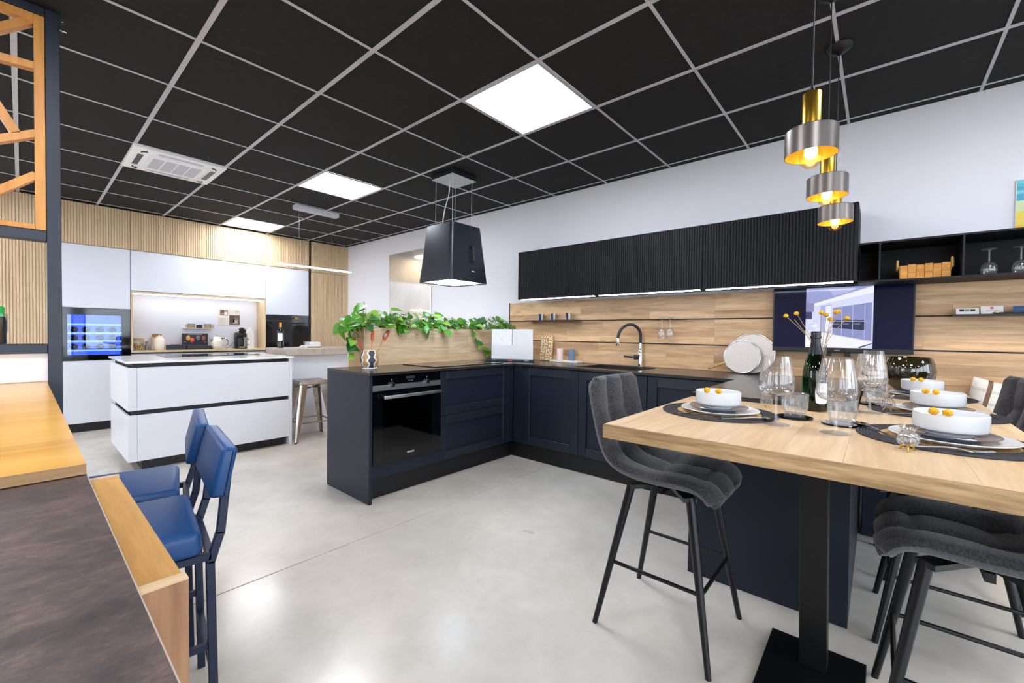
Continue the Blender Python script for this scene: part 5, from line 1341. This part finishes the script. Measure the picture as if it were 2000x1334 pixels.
# ---------------------------------------------------------------- blue leather stools (seat faces -x)
def make_stool(label):
    t = thing('bar_stool', label, 'stool', (0, 0, 0), 0, 'blue leather bar stools', local=True)
    m = MB().box(-.205, .165, -.195, .195, .548, .622); m.build('seat', 'blue_leather', t, bevel=.022, seg=4)
    m = MB()
    bk = [(.180, .708), (.224, .703), (.253, .845), (.214, .850)]
    m.add([(x, -.198, z) for x, z in bk]+[(x, .198, z) for x, z in bk], [(0, 1, 2, 3), (7, 6, 5, 4), (0, 4, 5, 1), (1, 5, 6, 2), (2, 6, 7, 3), (3, 7, 4, 0)])
    b = m.build('backrest', 'blue_leather', t, bevel=.011, seg=3)
    for sy in (-1, 1):
        y = sy*.1995
        MB().tube([(.19, y, .713), (.216, y, .709), (.239, y, .838), (.222, y, .842)], .0014, 5).build('stitching', 'blue_steel', b)
    s_ = .022
    for sy in (-1, 1):
        y = sy*.165
        m = MB().bar((.196, y, 0), (.186, y, .52), s_, s_, (1, 0, 0)).bar((.186, y, .512), (.212, y, .60), s_, s_, (1, 0, 0)).bar((.211, y, .592), (.229, y, .78), s_, s_, (1, 0, 0))
        m.build('back_leg', 'blue_steel', t, bevel=.002)
        MB().bar((-.19, y, 0), (-.175, y, .53), s_, s_, (1, 0, 0)).build('front_leg', 'blue_steel', t, bevel=.002)
        MB().bar((-.185, y, .534), (.19, y, .534), s_, s_).build('seat_rail', 'blue_steel', t, bevel=.002)
        MB().bar((-.18, y, .27), (.18, y, .27), .018, .018).build('side_stretcher', 'blue_steel', t, bevel=.0015)
    MB().bar((.186, -.155, .534), (.186, .155, .534), .02, .02).build('rear_rail', 'blue_steel', t, bevel=.0015)
    MB().bar((-.176, -.155, .534), (-.176, .155, .534), .02, .02).build('front_rail', 'blue_steel', t, bevel=.0015)
    MB().bar((-.183, -.155, .22), (-.183, .155, .22), .018, .018).build('foot_rest', 'blue_steel', t, bevel=.0015)
    MB().bar((.192, -.155, .20), (.192, .155, .20), .018, .018).build('rear_stretcher', 'blue_steel', t, bevel=.0015)
    return t
st1 = make_stool('blue leather bar stool in front, nearer the camera')
st1.location = (.192, 1.648, 0); st1.rotation_euler = (0, 0, math.radians(-7.5))
dup(st1, (.238, 2.085, 0), math.radians(-11), 'blue leather bar stool behind the other one, nearer the white island')
# ================================================================== WHITE KITCHEN AT THE BACK
def ribs_y(m, y, x0, x1, z0, z1, pitch, depth):
    n = max(1, round((x1-x0)/pitch)); p = (x1-x0)/n; prof = []
    for k in range(n):
        a = x0+k*p; prof += [(a, 0), (a+p*.20, 0), (a+p*.26, depth), (a+p*.94, depth)]
    prof.append((x1, 0))
    for q in range(len(prof)-1):
        (a, d0), (b, d1) = prof[q], prof[q+1]
        m.add([(a, y-d0, z0), (b, y-d1, z0), (b, y-d1, z1), (a, y-d0, z1)], [(0, 1, 2, 3)])
    return m
def ribpanel(name, x0, x1, z0, z1, label):
    m = MB().box(x0+.002, x1-.002, WY-.001, WY+.02, z0, z1); ribs_y(m, WY-.0012, x0+.002, x1-.002, z0, z1, .0235, .008)
    return m
# carcasses
tc = thing('tall_unit', 'tall white unit with the wine cooler, left of the coffee niche', 'cabinet', (.57, 7.15, 0))
MB().box(.272, .868, WY+.024, 7.45, .1, .82).box(.272, .868, WY+.024, 7.45, 1.425, CEIL-.008).box(.272, .285, WY+.024, 7.45, .8205, 1.4245).box(.855, .868, WY+.024, 7.45, .8205, 1.4245).box(.2855, .8545, 7.44, 7.45, .8205, 1.4245).build('carcass', 'white_lacquer', tc, angle=0)
MB().box(.272, .868, WY, WY+.02, .103, .818).build('lower_door', 'white_lacquer', tc, bevel=.0015)
MB().box(.272, .868, WY, WY+.02, 1.428, 2.143).build('upper_door', 'white_lacquer', tc, bevel=.0015)
ribpanel('ribbed_panel', .27, .87, 2.15, CEIL-.008, '').build('ribbed_panel', 'oak_rib', tc, angle=20)
MB().box(-1.3, 3.0, WY+.04, WY+.055, 0, .099).build('plinth', 'black_matt', tc, angle=0)
tn = thing('niche_unit', 'white unit with a lit oak coffee niche', 'cabinet', (1.62, 7.15, 0))
NB = 7.20
MB().box(.872, 2.371, NB+.02, 7.45, .1, CEIL-.008).box(.872, 2.371, WY+.024, NB+.02, .1, .883).box(.872, 2.371, WY+.024, NB+.02, 1.66, CEIL-.008).build('carcass', 'white_lacquer', tn, angle=0)
MB().box(.874, 2.369, WY, WY+.02, 1.658, 2.143).build('lift_door', 'white_lacquer', tn, bevel=.0015)
MB().box(.874, 1.62, WY, WY+.02, .103, .868).build('base_door', 'white_lacquer', tn, bevel=.0015)
MB().box(1.624, 2.369, WY, WY+.02, .103, .868).build('base_door', 'white_lacquer', tn, bevel=.0015)
MB().box(.874, 2.369, WY+.002, WY+.02, .8835, .8995).build('shadow_gap', 'black_matt', tn, angle=0)
for a, b in ((.87, 1.634), (1.634, 2.373)): ribpanel('ribbed_panel', a, b, 2.15, CEIL-.008, '').build('ribbed_panel', 'oak_rib', tn, angle=20)
MB().box(.872, 2.371, WY-.004, NB+.012, .90, .922).build('niche_shelf', 'oak_frame', tn, bevel=.001)
MB().box(.872, 2.371, WY-.004, NB+.012, 1.632, 1.652).build('niche_top', 'oak_frame', tn, bevel=.001)
MB().box(.872, .890, WY-.004, NB+.012, .9222, 1.6318).build('niche_side', 'oak_rib', tn, angle=0)
MB().box(2.353, 2.371, WY-.004, NB+.012, .9222, 1.6318).build('niche_side', 'oak_rib', tn, angle=0)
MB().box(.8902, 2.3528, NB, NB+.012, .9222, 1.6318).build('niche_back', 'white_lacquer', tn, angle=0)
MB().box(.90, 2.345, WY+.10, WY+.13, 1.622, 1.6315).build('niche_light', 'led_niche', tn, angle=0)
to = thing('oven_tall_unit', 'tall white unit with the black oven, right of the coffee niche', 'cabinet', (2.69, 7.15, 0))
MB().box(2.376, 2.996, WY+.024, 7.45, .1, CEIL-.008).build('carcass', 'white_lacquer', to, angle=0)
MB().box(2.376, 2.996, WY, WY+.02, 1.43, 2.143).build('upper_door', 'white_lacquer', to, bevel=.0015)
MB().box(2.376, 2.996, WY, WY+.02, .103, .815).build('lower_door', 'white_lacquer', to, bevel=.0015)
ribpanel('ribbed_panel', 2.373, 2.998, 2.15, CEIL-.008, '').build('ribbed_panel', 'oak_rib', to, angle=20)
MB().box(2.999, 3.034, WY+.01, WY+.03, 0, CEIL-.008).build('shadow_gap', 'black_matt', to, angle=0)
t = thing('oak_wall_panel', 'ribbed oak wall panel in the corner beside the white wall', 'wall panel', (3.34, WY+.01, 0))
ribpanel('', 3.036, 3.60, 0.02, 2.128, '').build('lower_panel', 'oak_rib', t, angle=20)
ribpanel('', 3.036, 3.60, 2.134, CEIL-.008, '').build('upper_panel', 'oak_rib', t, angle=20)
MB().box(3.6, WX-.002, WY, WY+.02, .02, CEIL-.008).build('edge_strip', 'oak_rib', t, angle=0)
t = thing('oak_cupboard', 'tall ribbed oak cupboard seen through the partition at the far left', 'cabinet', (-.4, 7.15, 0))
MB().box(-1.3, .268, WY+.024, 7.45, .1, CEIL-.008).build('carcass', 'white_lacquer', t, angle=0)
for a, b in ((-.36, .268), (-.99, -.362)):
    ribpanel('', a, b, .103, 2.143, '').build('ribbed_door', 'oak_rib', t, angle=20)
    ribpanel('', a, b, 2.15, CEIL-.008, '').build('ribbed_panel', 'oak_rib', t, angle=20)
# wine cooler
t = thing('wine_cooler', 'glass fronted wine cooler glowing blue inside', 'wine cooler', (.57, 7.1, .825))
MB().box(.2865, .853, 7.42, 7.438, .826, 1.42).box(.2865, .30, WY+.03, 7.42, .826, 1.42).box(.84, .853, WY+.03, 7.42, .826, 1.42).box(.30, .84, WY+.03, 7.42, .826, .84).box(.30, .84, WY+.03, 7.42, 1.406, 1.42).build('cabinet', 'rubber_dark', t, angle=0)
dz0, dz1 = .826, 1.421
m = MB()
for b in ((.274, .866, dz0, .885), (.274, .866, 1.345, dz1), (.274, .337, .885, 1.345), (.787, .866, .885, 1.345)): m.box(b[0], b[1], WY-.004, WY+.02, b[2], b[3])
fr = m.build('door_frame', 'black_gloss', t, angle=0)
MB().box(.337, .787, WY+.002, WY+.008, .885, 1.345).build('door_glass', 'cooler_glass', fr, angle=0)
MB().box(.305, .835, 7.405, 7.415, .85, 1.40).build('blue_light_panel', 'cooler_led', t, angle=0)
for k, z in enumerate((.93, 1.035, 1.13, 1.23)):
    s = MB().box(.302, .838, WY+.06, 7.38, z, z+.008).build('wine_shelf', 'steel_brushed', t, angle=0)
    MB().box(.302, .838, WY+.05, WY+.06, z-.004, z+.014).build('shelf_front', 'cooler_strip', s, angle=0)
cl = ['wine bottle lying on its side in the cooler, %s on the %s shelf' % (p, q) for q in ('lowest', 'second', 'third') for p in ('left', 'middle left', 'middle right', 'right')]
q = 0
wb = None
for z in (.938, 1.043, 1.138):
    for xx in (.40, .50, .62, .73):
        if wb is None:
            wb = thing('cellar_bottle', cl[q], 'bottle', (xx, 7.1, z+.037), 0, 'bottles in the wine cooler', local=True)
            m = MB().lathe([(.002, -.14), (.034, -.14), (.036, -.13), (.036, .03), (.03, .055), (.014, .08), (.0135, .15), (.002, .15)], seg=18); m.xf(Matrix.Rotation(PI/2, 4, 'X')); m.build('glass', 'wine_dark', wb)
            m = MB().lathe([(.0145, .10), (.0145, .152), (.002, .153)], seg=14); m.xf(Matrix.Rotation(PI/2, 4, 'X')); m.build('capsule', 'foil_dark', wb)
        else: dup(wb, (xx, 7.1, z+.037), 0, cl[q])
        q += 1
# second oven
t = thing('tall_unit_oven', 'black built-in oven in the tall white unit behind the wine bottle', 'oven', (2.69, 7.1, .82))
MB().box(2.378, 2.994, WY-.003, WY+.022, 1.345, 1.424).build('control_panel', 'black_gloss', t, bevel=.001)
d = MB()
for b in ((2.378, 2.994, .82, .89), (2.378, 2.994, 1.27, 1.341), (2.378, 2.45, .89, 1.27), (2.922, 2.994, .89, 1.27)): d.box(b[0], b[1], WY-.006, WY+.012, b[2], b[3])
dd = d.build('door', 'black_gloss', t, angle=0)
MB().box(2.45, 2.922, WY-.0045, WY+.004, .89, 1.27).build('door_glass', 'hob_glass', dd, angle=0)
MB().box(2.44, 2.93, WY-.045, WY-.033, 1.295, 1.315).build('handle', 'plastic_black', dd, bevel=.003)
for xx in (2.45, 2.9): MB().box(xx, xx+.02, WY-.0335, WY-.006, 1.298, 1.312).build('handle_bracket', 'plastic_black', t, angle=0)
m = MB().lathe([(.018, 0), (.018, .015), (.014, .018)], seg=20); m.xf(Matrix.Translation((2.80, WY-.0032, 1.385)) @ Matrix.Rotation(PI/2, 4, 'X')); m.build('knob', 'brass', t)
MB().box(2.72, 2.78, WY-.0038, WY-.0031, 1.375, 1.395).build('display', 'print_dark', t, angle=0)

# ---------------------------------------------------------------- things in the niche
nz = .9223
def jar(label):
    x, y = .955, 7.0
    t = thing('candy_jar', label, 'jar', (x, y, nz))
    MB().lathe([(.002, .001), (.052, .001), (.055, .006), (.055, .12), (.050, .13), (.048, .13), (.0525, .118), (.0525, .008), (.002, .005)], x, y, nz, 28).build('glass', 'jar_glass', t)
    MB().lathe([(.053, .1302), (.055, .133), (.055, .15), (.052, .153), (.002, .153)], x, y, nz, 28).build('lid', 'handle_wood', t)
    r = random.Random(8); mats = ['candy_red', 'candy_yellow', 'candy_green', 'candy_white', 'candy_orange']; ms = [MB() for _ in mats]
    for k in range(120):
        a, rr = r.uniform(0, 2*PI), .044*math.sqrt(r.random()); ms[r.randrange(5)].ball((x+rr*math.cos(a), y+rr*math.sin(a), nz+.013+r.random()*.068), .0085, 7, 5)
    for m_, nm in zip(ms, mats): m_.build('sweets', nm, t, kind='stuff')
jar('round glass jar of colourful sweets at the left of the niche')
t = thing('spice_bottle', 'small corked glass bottle beside the sweets jar', 'bottle', (1.045, 7.06, nz))
MB().lathe([(.002, .0), (.02, 0), (.021, .004), (.021, .06), (.012, .075), (.012, .088), (.002, .088)], 1.045, 7.06, nz, 18).build('glass', 'print_grey', t)
MB().lathe([(.013, .0882), (.013, .108), (.002, .109)], 1.045, 7.06, nz, 14).build('cork', 'cork', t)
t = thing('ceramic_canister', 'cream ceramic canister in the niche, left of the dark boxes', 'canister', (1.16, 7.0, nz))
MB().lathe([(.002, 0), (.046, 0), (.05, .005), (.06, .05), (.061, .11), (.052, .145), (.036, .162), (.034, .175), (.002, .176)], 1.16, 7.0, nz, 32).build('body', 'ceramic_cream', t)
MB().lathe([(.03, .1762), (.014, .18), (.014, .192), (.002, .194)], 1.16, 7.0, nz, 20).build('knob', 'ceramic_cream', t)
t = thing('cork_canister', 'brown topped canister standing behind the cream one', 'canister', (1.155, 7.12, nz))
MB().lathe([(.002, 0), (.055, 0), (.056, .16), (.002, .16)], 1.15, 7.125, nz, 24).build('body', 'ceramic_cream', t)
MB().box(1.115, 1.20, 7.09, 7.16, nz+.1605, nz+.205).build('lid', 'cork', t, bevel=.003)
tag(MB().box(1.235, 1.43, 6.95, 7.05, nz, nz+.065).build('dark_blue_box', 'post_blue', bevel=.002), 'low dark blue box in the niche beside the cream canister', 'box')
tag(MB().box(1.30, 1.40, 7.055, 7.12, nz, nz+.072).build('red_box', 'cap_red', bevel=.002), 'small red box peeping up behind the dark blue box', 'box')
t = thing('capsule_display', 'black coffee capsule display with four coloured capsules', 'display', (1.56, 7.05, nz))
MB().box(1.44, 1.715, 6.95, 7.06, nz, nz+.05).build('tray', 'print_dark', t, bevel=.002)
MB().box(1.41, 1.70, 7.065, 7.08, nz, nz+.215).build('backboard', 'print_dark', t, bevel=.001)
for cx_, cz_, mt in ((1.475, .155, 'cap_yellow'), (1.52, .125, 'cap_red'), (1.585, .155, 'cap_grey'), (1.65, .15, 'cap_brown')):
    m = MB().lathe([(.026, 0), (.026, .006), (.022, .008), (.002, .008)], seg=20); m.xf(Matrix.Translation((cx_, 7.0648, nz+cz_)) @ Matrix.Rotation(PI/2, 4, 'X') @ Matrix.Diagonal((.9, 1.3, 1, 1))); m.build('capsule', mt, t)
MB().box(1.475, 1.635, 7.0642, 7.0648, nz+.197, nz+.203).build('caption', 'print_grey', t, angle=0)
for a in (1.425, 1.65): MB().box(a, a+.03, 7.0642, 7.0648, nz+.098, nz+.105).build('mark', 'print_grey', t, angle=0)
t = thing('kettle', 'cream rounded electric kettle with chrome base', 'kettle', (1.79, 7.0, nz))
MB().lathe([(.002, 0), (.062, 0), (.064, .012), (.002, .013)], 1.79, 7.0, nz, 28).build('base', 'chrome', t)
MB().lathe([(.058, .0135), (.066, .03), (.064, .10), (.05, .145), (.046, .150), (.042, .165), (.02, .175), (.002, .176)], 1.79, 7.0, nz, 32).build('body', 'ceramic_cream', t)
MB().lathe([(.012, .1762), (.014, .188), (.002, .192)], 1.79, 7.0, nz, 16).build('lid_knob', 'chrome', t)
MB().tube([interp([(1.835, 6.985, nz+.145), (1.88, 6.97, nz+.15), (1.91, 6.965, nz+.11), (1.90, 6.967, nz+.05), (1.855, 6.98, nz+.04)], k/14) for k in range(15)], .009, 10).build('handle', 'chrome', t)
MB().tube([(1.735, 7.0, nz+.115), (1.715, 7.0, nz+.145)], [.018, .012], 10).build('spout', 'chrome', t)
for k in range(4): MB().lathe([(.004, 0), (.004, .002)], seg=8).xf(Matrix.Translation((1.765+k*.016, 6.937, nz+.095)) @ Matrix.Rotation(PI/2, 4, 'X')).build('letter', 'steel_brushed', t)
t = thing('coffee_machine', 'black capsule coffee machine with round chrome dial', 'coffee machine', (2.08, 7.02, nz))
MB().box(2.02, 2.15, 6.96, 7.13, nz, nz+.03).build('base', 'plastic_black', t, bevel=.006, seg=2)
MB().box(2.03, 2.14, 7.06, 7.14, nz+.0302, nz+.235).build('column', 'plastic_black', t, bevel=.018, seg=3)
MB().box(2.015, 2.145, 6.945, 7.058, nz+.165, nz+.235).build('head', 'plastic_black', t, bevel=.02, seg=3)
m = MB().lathe([(.052, 0), (.054, .012), (.046, .02), (.042, .014), (.002, .014)], seg=28); m.xf(Matrix.Translation((2.08, 6.955, nz+.255)) @ Matrix.Rotation(PI/2+.25, 4, 'X')); m.build('dial', 'chrome', t)
m = MB().lathe([(.04, .0145), (.04, .018), (.002, .018)], seg=24); m.xf(Matrix.Translation((2.08, 6.955, nz+.255)) @ Matrix.Rotation(PI/2+.25, 4, 'X')); m.build('dial_face', 'plastic_black', t)
MB().lathe([(.002, .0302), (.04, .0302), (.044, .08), (.044, .15), (.002, .15)], 2.08, 6.995, nz, 24).build('cup_holder', 'plastic_black', t)
MB().box(2.045, 2.12, 6.945, 6.9595, nz+.012, nz+.032).build('drip_grille', 'chrome', t, bevel=.002)
MB().tube([interp([(2.15, 7.0, nz+.14), (2.19, 6.99, nz+.13), (2.185, 6.99, nz+.06), (2.15, 7.0, nz+.05)], k/10) for k in range(11)], .006, 8).build('side_handle', 'chrome', t)
MB().tube([interp([(1.90, 7.09, nz+.01), (1.95, 7.08, nz+.02), (1.99, 7.09, nz+.06), (2.03, 7.1, nz+.09)], k/10) for k in range(11)], .003, 6).build('cable', 'cable_black', t)
t = thing('milk_carton', 'white peaked carton behind the coffee machine', 'carton', (2.235, 7.12, nz))
m = MB().box(2.19, 2.28, 7.08, 7.17, nz, nz+.23); m.add([(2.19, 7.08, nz+.2302), (2.28, 7.08, nz+.2302), (2.28, 7.17, nz+.2302), (2.19, 7.17, nz+.2302), (2.235, 7.08, nz+.30), (2.235, 7.17, nz+.30)], [(0, 1, 4), (1, 2, 5, 4), (2, 3, 5), (3, 0, 4, 5), (3, 2, 1, 0)]); m.build('box', 'paper_white', t, angle=0)
# mug ledge, mugs, photo card, magazine
tag(MB().box(1.44, 1.78, 7.09, 7.199, 1.205, 1.2105).build('mug_ledge', 'white_lacquer', angle=0), 'thin white ledge with two mugs in the niche', 'shelf')
def mug(x, label, side):
    t = thing('mug', label, 'mug', (x, 7.14, 1.211), 0, 'two tone mugs on the white ledge')
    MB().lathe([(.002, 0), (.036, 0), (.04, .004), (.04, .03), (.002, .03)], x, 7.14, 1.211, 24).build('lower_band', 'mug_ochre', t)
    MB().lathe([(.04, .0302), (.04, .06), (.037, .06), (.037, .0305), (.002, .0303)], x, 7.14, 1.211, 24).build('upper_band', 'mug_grey', t)
    MB().tube([(x+side*.04, 7.135, 1.211+.048), (x+side*.06, 7.13, 1.211+.045), (x+side*.062, 7.13, 1.211+.02), (x+side*.04, 7.135, 1.211+.012)], .005, 8).build('handle', 'mug_ochre', t)
mug(1.525, 'ochre and grey mug at the left of the white ledge', -1)
mug(1.715, 'ochre and grey mug at the right of the white ledge', 1)
tag(MB().box(1.585, 1.655, 7.155, 7.158, 1.211, 1.258).build('photo_card', 'print_dark', angle=0), 'small dark photo card between the two mugs', 'card')
t = thing('open_magazine', 'open magazine with kitchen photos hung on the niche back', 'magazine', (1.99, 7.19, 1.255))
pg_ = MB()
def PG(x0, x1, z0, z1, c, lay): pg_.poly([(x0, NB-.004-lay*.0005, z0), (x1, NB-.004-lay*.0005, z0), (x1, NB-.004-lay*.0005, z1), (x0, NB-.004-lay*.0005, z1)], lin(c))
MB().box(1.845, 2.135, NB-.0035, NB-.0005, 1.258, 1.492).build('pages', 'paper_white', t, angle=0)
PG(1.848, 1.983, 1.26, 1.49, 'd9d2ca', 0); PG(1.987, 2.132, 1.26, 1.488, 'd2cac0', 0)
PG(1.875, 1.975, 1.40, 1.482, '8a7464', 1); PG(1.89, 1.93, 1.44, 1.476, '55443a', 2); PG(1.93, 1.965, 1.41, 1.45, 'e6dcd2', 2)
PG(1.99, 2.13, 1.262, 1.41, '6f6058', 1); PG(2.0, 2.06, 1.30, 1.40, '4b403a', 2); PG(2.04, 2.10, 1.285, 1.34, 'b9aca0', 2)
for k in range(5): PG(1.86, 1.93, 1.36-k*.018, 1.3635-k*.018, '8c8680', 1)
for k in range(2): PG(2.07, 2.12, 1.465-k*.012, 1.469-k*.012, '8c8680', 1)
pg_.build('print', 'print', t, angle=0)

# ---------------------------------------------------------------- white island
IY = 4.65
t = thing('white_island', 'white kitchen island with dark grip channels and plinth', 'kitchen island', (1.22, 5.15, 0))
MB().box(.60, 1.826, IY+.03, 5.66, .086, .9025).build('carcass', 'black_matt', t, angle=0)
MB().box(.66, 1.80, IY+.06, 5.6, 0, .0855).build('plinth', 'black_matt', t, angle=0)
for a, b in ((.086, .472), (.511, .868)):
    MB().box(.626, 1.826, IY, IY+.022, a, b).build('drawer_front', 'white_lacquer', t, bevel=.0015)
    MB().box(.566, .6245, IY, IY+.022, a, b).build('corner_front', 'white_lacquer', t, bevel=.0015)
    MB().box(.566, .584, IY+.0225, 5.66, a, b).build('side_panel', 'white_lacquer', t, bevel=.0015)
MB().box(1.828, 1.856, IY-.002, 5.66, 0, .9025).build('end_panel', 'white_lacquer', t, bevel=.0015)
MB().box(.555, 1.866, IY-.012, 5.70, .903, .921).build('worktop', 'white_gloss', t, bevel=.0025)
t = thing('island_hob', 'black glass hob let into the white island top', 'hob', (1.27, 5.4, .921))
MB().box(.90, 1.72, 5.16, 5.62, .9213, .926).build('glass', 'hob_glass', t, bevel=.0015)
# snack bar with support panel
t = thing('snack_bar', 'thick stone look breakfast bar beside the white island', 'breakfast bar', (2.5, 5.3, 0))
MB().box(1.935, 3.2, 5.0, 5.60, .909, .984).build('slab', 'snack_stone', t, bevel=.002)
MB().box(1.90, 3.15, 5.05, 5.07, 0, .9085).build('support_panel', 'white_lacquer', t, angle=0)
MB().box(3.10, 3.15, 5.071, 5.58, 0, .9085).build('support_leg', 'white_lacquer', t, angle=0)
# wine bottle, plate with glass and dish, napkins
wx, wy, wz = 2.03, 5.42, .9843
t = thing('wine_bottle', 'red wine bottle with orange capsule and white label on the breakfast bar', 'bottle', (wx, wy, wz))
MB().lathe([(.002, .003), (.034, .0), (.037, .004), (.037, .19), (.033, .208), (.016, .228), (.0145, .24), (.0145, .246), (.002, .246)], wx, wy, wz, 32).build('glass', 'wine_dark', t)
MB().lathe([(.0152, .2462), (.0152, .30), (.0145, .303), (.002, .303)], wx, wy, wz, 20).build('capsule', 'foil_orange', t)
lb = MB(); a0 = math.atan2(-wy, -wx)
for i in range(12):
    p, q = a0-.95+i*1.55/12, a0-.95+(i+1)*1.55/12
    lb.add([(wx+.0376*math.cos(p), wy+.0376*math.sin(p), wz+.083), (wx+.0376*math.cos(q), wy+.0376*math.sin(q), wz+.083), (wx+.0376*math.cos(q), wy+.0376*math.sin(q), wz+.175), (wx+.0376*math.cos(p), wy+.0376*math.sin(p), wz+.175)], [(0, 1, 2, 3)])
lbo = lb.build('label', 'paper_white', t, merge=True)
for k, zz in enumerate((.155, .135, .125, .105)):
    p = a0-.5
    m = MB()
    for i in range(5):
        p0, p1 = a0-.45+i*.16, a0-.45+i*.16+.13
        m.add([(wx+.0379*math.cos(p0), wy+.0379*math.sin(p0), wz+zz), (wx+.0379*math.cos(p1), wy+.0379*math.sin(p1), wz+zz), (wx+.0379*math.cos(p1), wy+.0379*math.sin(p1), wz+zz+.002), (wx+.0379*math.cos(p0), wy+.0379*math.sin(p0), wz+zz+.002)], [(0, 1, 2, 3)])
    m.build('label_line', 'print_grey', lbo, angle=0)
lathe_thing('serving_plate', 'pale round plate under the stacked dishes on the breakfast bar', 'plate', [(.002, 0), (.10, 0), (.13, .012), (.132, .016), (.10, .006), (.002, .005)], 'ceramic_cream', (2.40, 5.42, .9843), None, 40)
t = thing('square_dish', 'stack of white square dishes on the pale plate', 'dish', (2.40, 5.42, .991))
MB().box(2.295, 2.485, 5.35, 5.49, .9925, 1.012).build('lower_dish', 'ceramic_white', t, bevel=.005)
MB().box(2.345, 2.48, 5.35, 5.49, 1.0125, 1.052).build('upper_dish', 'ceramic_white', t, bevel=.005)
tag(MB().lathe([(.002, 0), (.026, 0), (.031, .052), (.029, .052), (.024, .006), (.002, .004)], 2.315, 5.385, 1.0125, 24).build('small_glass', 'jar_glass'), 'small clear glass on the white dishes of the breakfast bar', 'glass')
for k in range(4):
    t = thing('wrapped_sweet', ['pale wrapped sweet nearest the wine bottle on the breakfast bar', 'second pale wrapped sweet from the wine bottle', 'third pale wrapped sweet from the wine bottle', 'pale wrapped sweet nearest the plate on the breakfast bar'][k], 'sweet', (2.20+.03*k, 5.30+.03*(k % 2), .9843), 0, 'wrapped sweets on the breakfast bar')
    MB().ball((2.20+.03*k, 5.30+.03*(k % 2), .9925), .011, 10, 6, (1.2, .9, .72)).build('sweet', 'candy_white', t)
    MB().add([(2.212+.03*k, 5.30+.03*(k % 2), .990), (2.228+.03*k, 5.292+.03*(k % 2), .986), (2.228+.03*k, 5.308+.03*(k % 2), .996)], [(0, 1, 2)]).build('wrapper', 'paper_white', t, angle=0)
# metal stool
t = thing('metal_stool', 'gunmetal tapered leg stool under the breakfast bar', 'stool', (2.10, 4.79, 0), math.radians(-6), local=True)
m = MB(); frustum(m, (0, 0), .615, .158, .648, .150, .03, .03, cap=True); frustum(m, (0, 0), .609, .152, .615, .158, .03, .03); m.build('seat', 'gun_metal', t)
MB().box(-.05, .05, -.012, .012, .6482, .6492).build('hand_slot', 'plastic_black', t, bevel=.0004)
for sx in (-1, 1):
    for sy in (-1, 1):
        a, b = Vector((sx*.135, sy*.135, .612)), Vector((sx*.205, sy*.205, 0))
        m = MB(); vs = []
        for p, w_ in ((a, .036), (a+(b-a)*.5, .026), (b, .0125)):
            vs += [p+Vector((-sx*w_*2, 0, 0)), p+Vector((-sx*w_*.4, sy*w_*.55, 0)), p+Vector((sx*w_*.15, sy*w_*.15, 0)), p+Vector((sx*w_*.55, -sy*w_*.4, 0)), p+Vector((0, -sy*w_*2, 0)), p+Vector((-sx*w_*.5, -sy*w_*.5, 0))]
        fs = []
        for i in range(2):
            for k in range(6): fs.append((i*6+k, i*6+(k+1) % 6, (i+1)*6+(k+1) % 6, (i+1)*6+k))
        fs += [(0, 1, 2, 3, 4, 5), (12, 13, 14, 15, 16, 17)]
        m.add(vs, fs); m.build('leg', 'gun_metal', t, angle=50)
        MB().lathe([(.011, 0), (.012, .012), (.002, .013)], b.x, b.y, 0, 12).build('foot_cap', 'rubber_dark', t)
for s_ in (-1, 1):
    MB().bar((-.175, s_*.172, .20), (.175, s_*.172, .20), .006, .018).build('stretcher', 'gun_metal', t, angle=0)
    MB().bar((s_*.172, -.175, .205), (s_*.172, .175, .205), .006, .018).build('stretcher', 'gun_metal', t, angle=0)
MB().bar((-.13, -.13, .56), (.13, .13, .56), .02, .006).bar((-.13, .13, .567), (.13, -.13, .567), .02, .006).build('cross_brace', 'metal_black', t, angle=0)
# linear pendant over the island
LY = 5.04
t = thing('linear_pendant', 'slim glowing linear pendant lamp over the breakfast bar', 'pendant lamp', (2.28, LY, 1.92))
MB().box(2.03, 2.54, LY-.045, LY+.045, CEIL-.052, CEIL-.002).build('ceiling_box', 'ac_grey', t, bevel=.002)
for xx in (2.085, 2.469): MB().tube([(xx, LY, 1.945), (xx, LY, CEIL-.05)], .0022, 6).build('wire', 'steel', t)
b = MB().box(1.835, 2.722, LY-.012, LY+.012, 1.936, 1.944).build('profile', 'ac_grey', t, angle=0)
MB().box(1.838, 2.719, LY-.011, LY+.011, 1.924, 1.9358).build('light_bar', 'linear_light', b, angle=0)
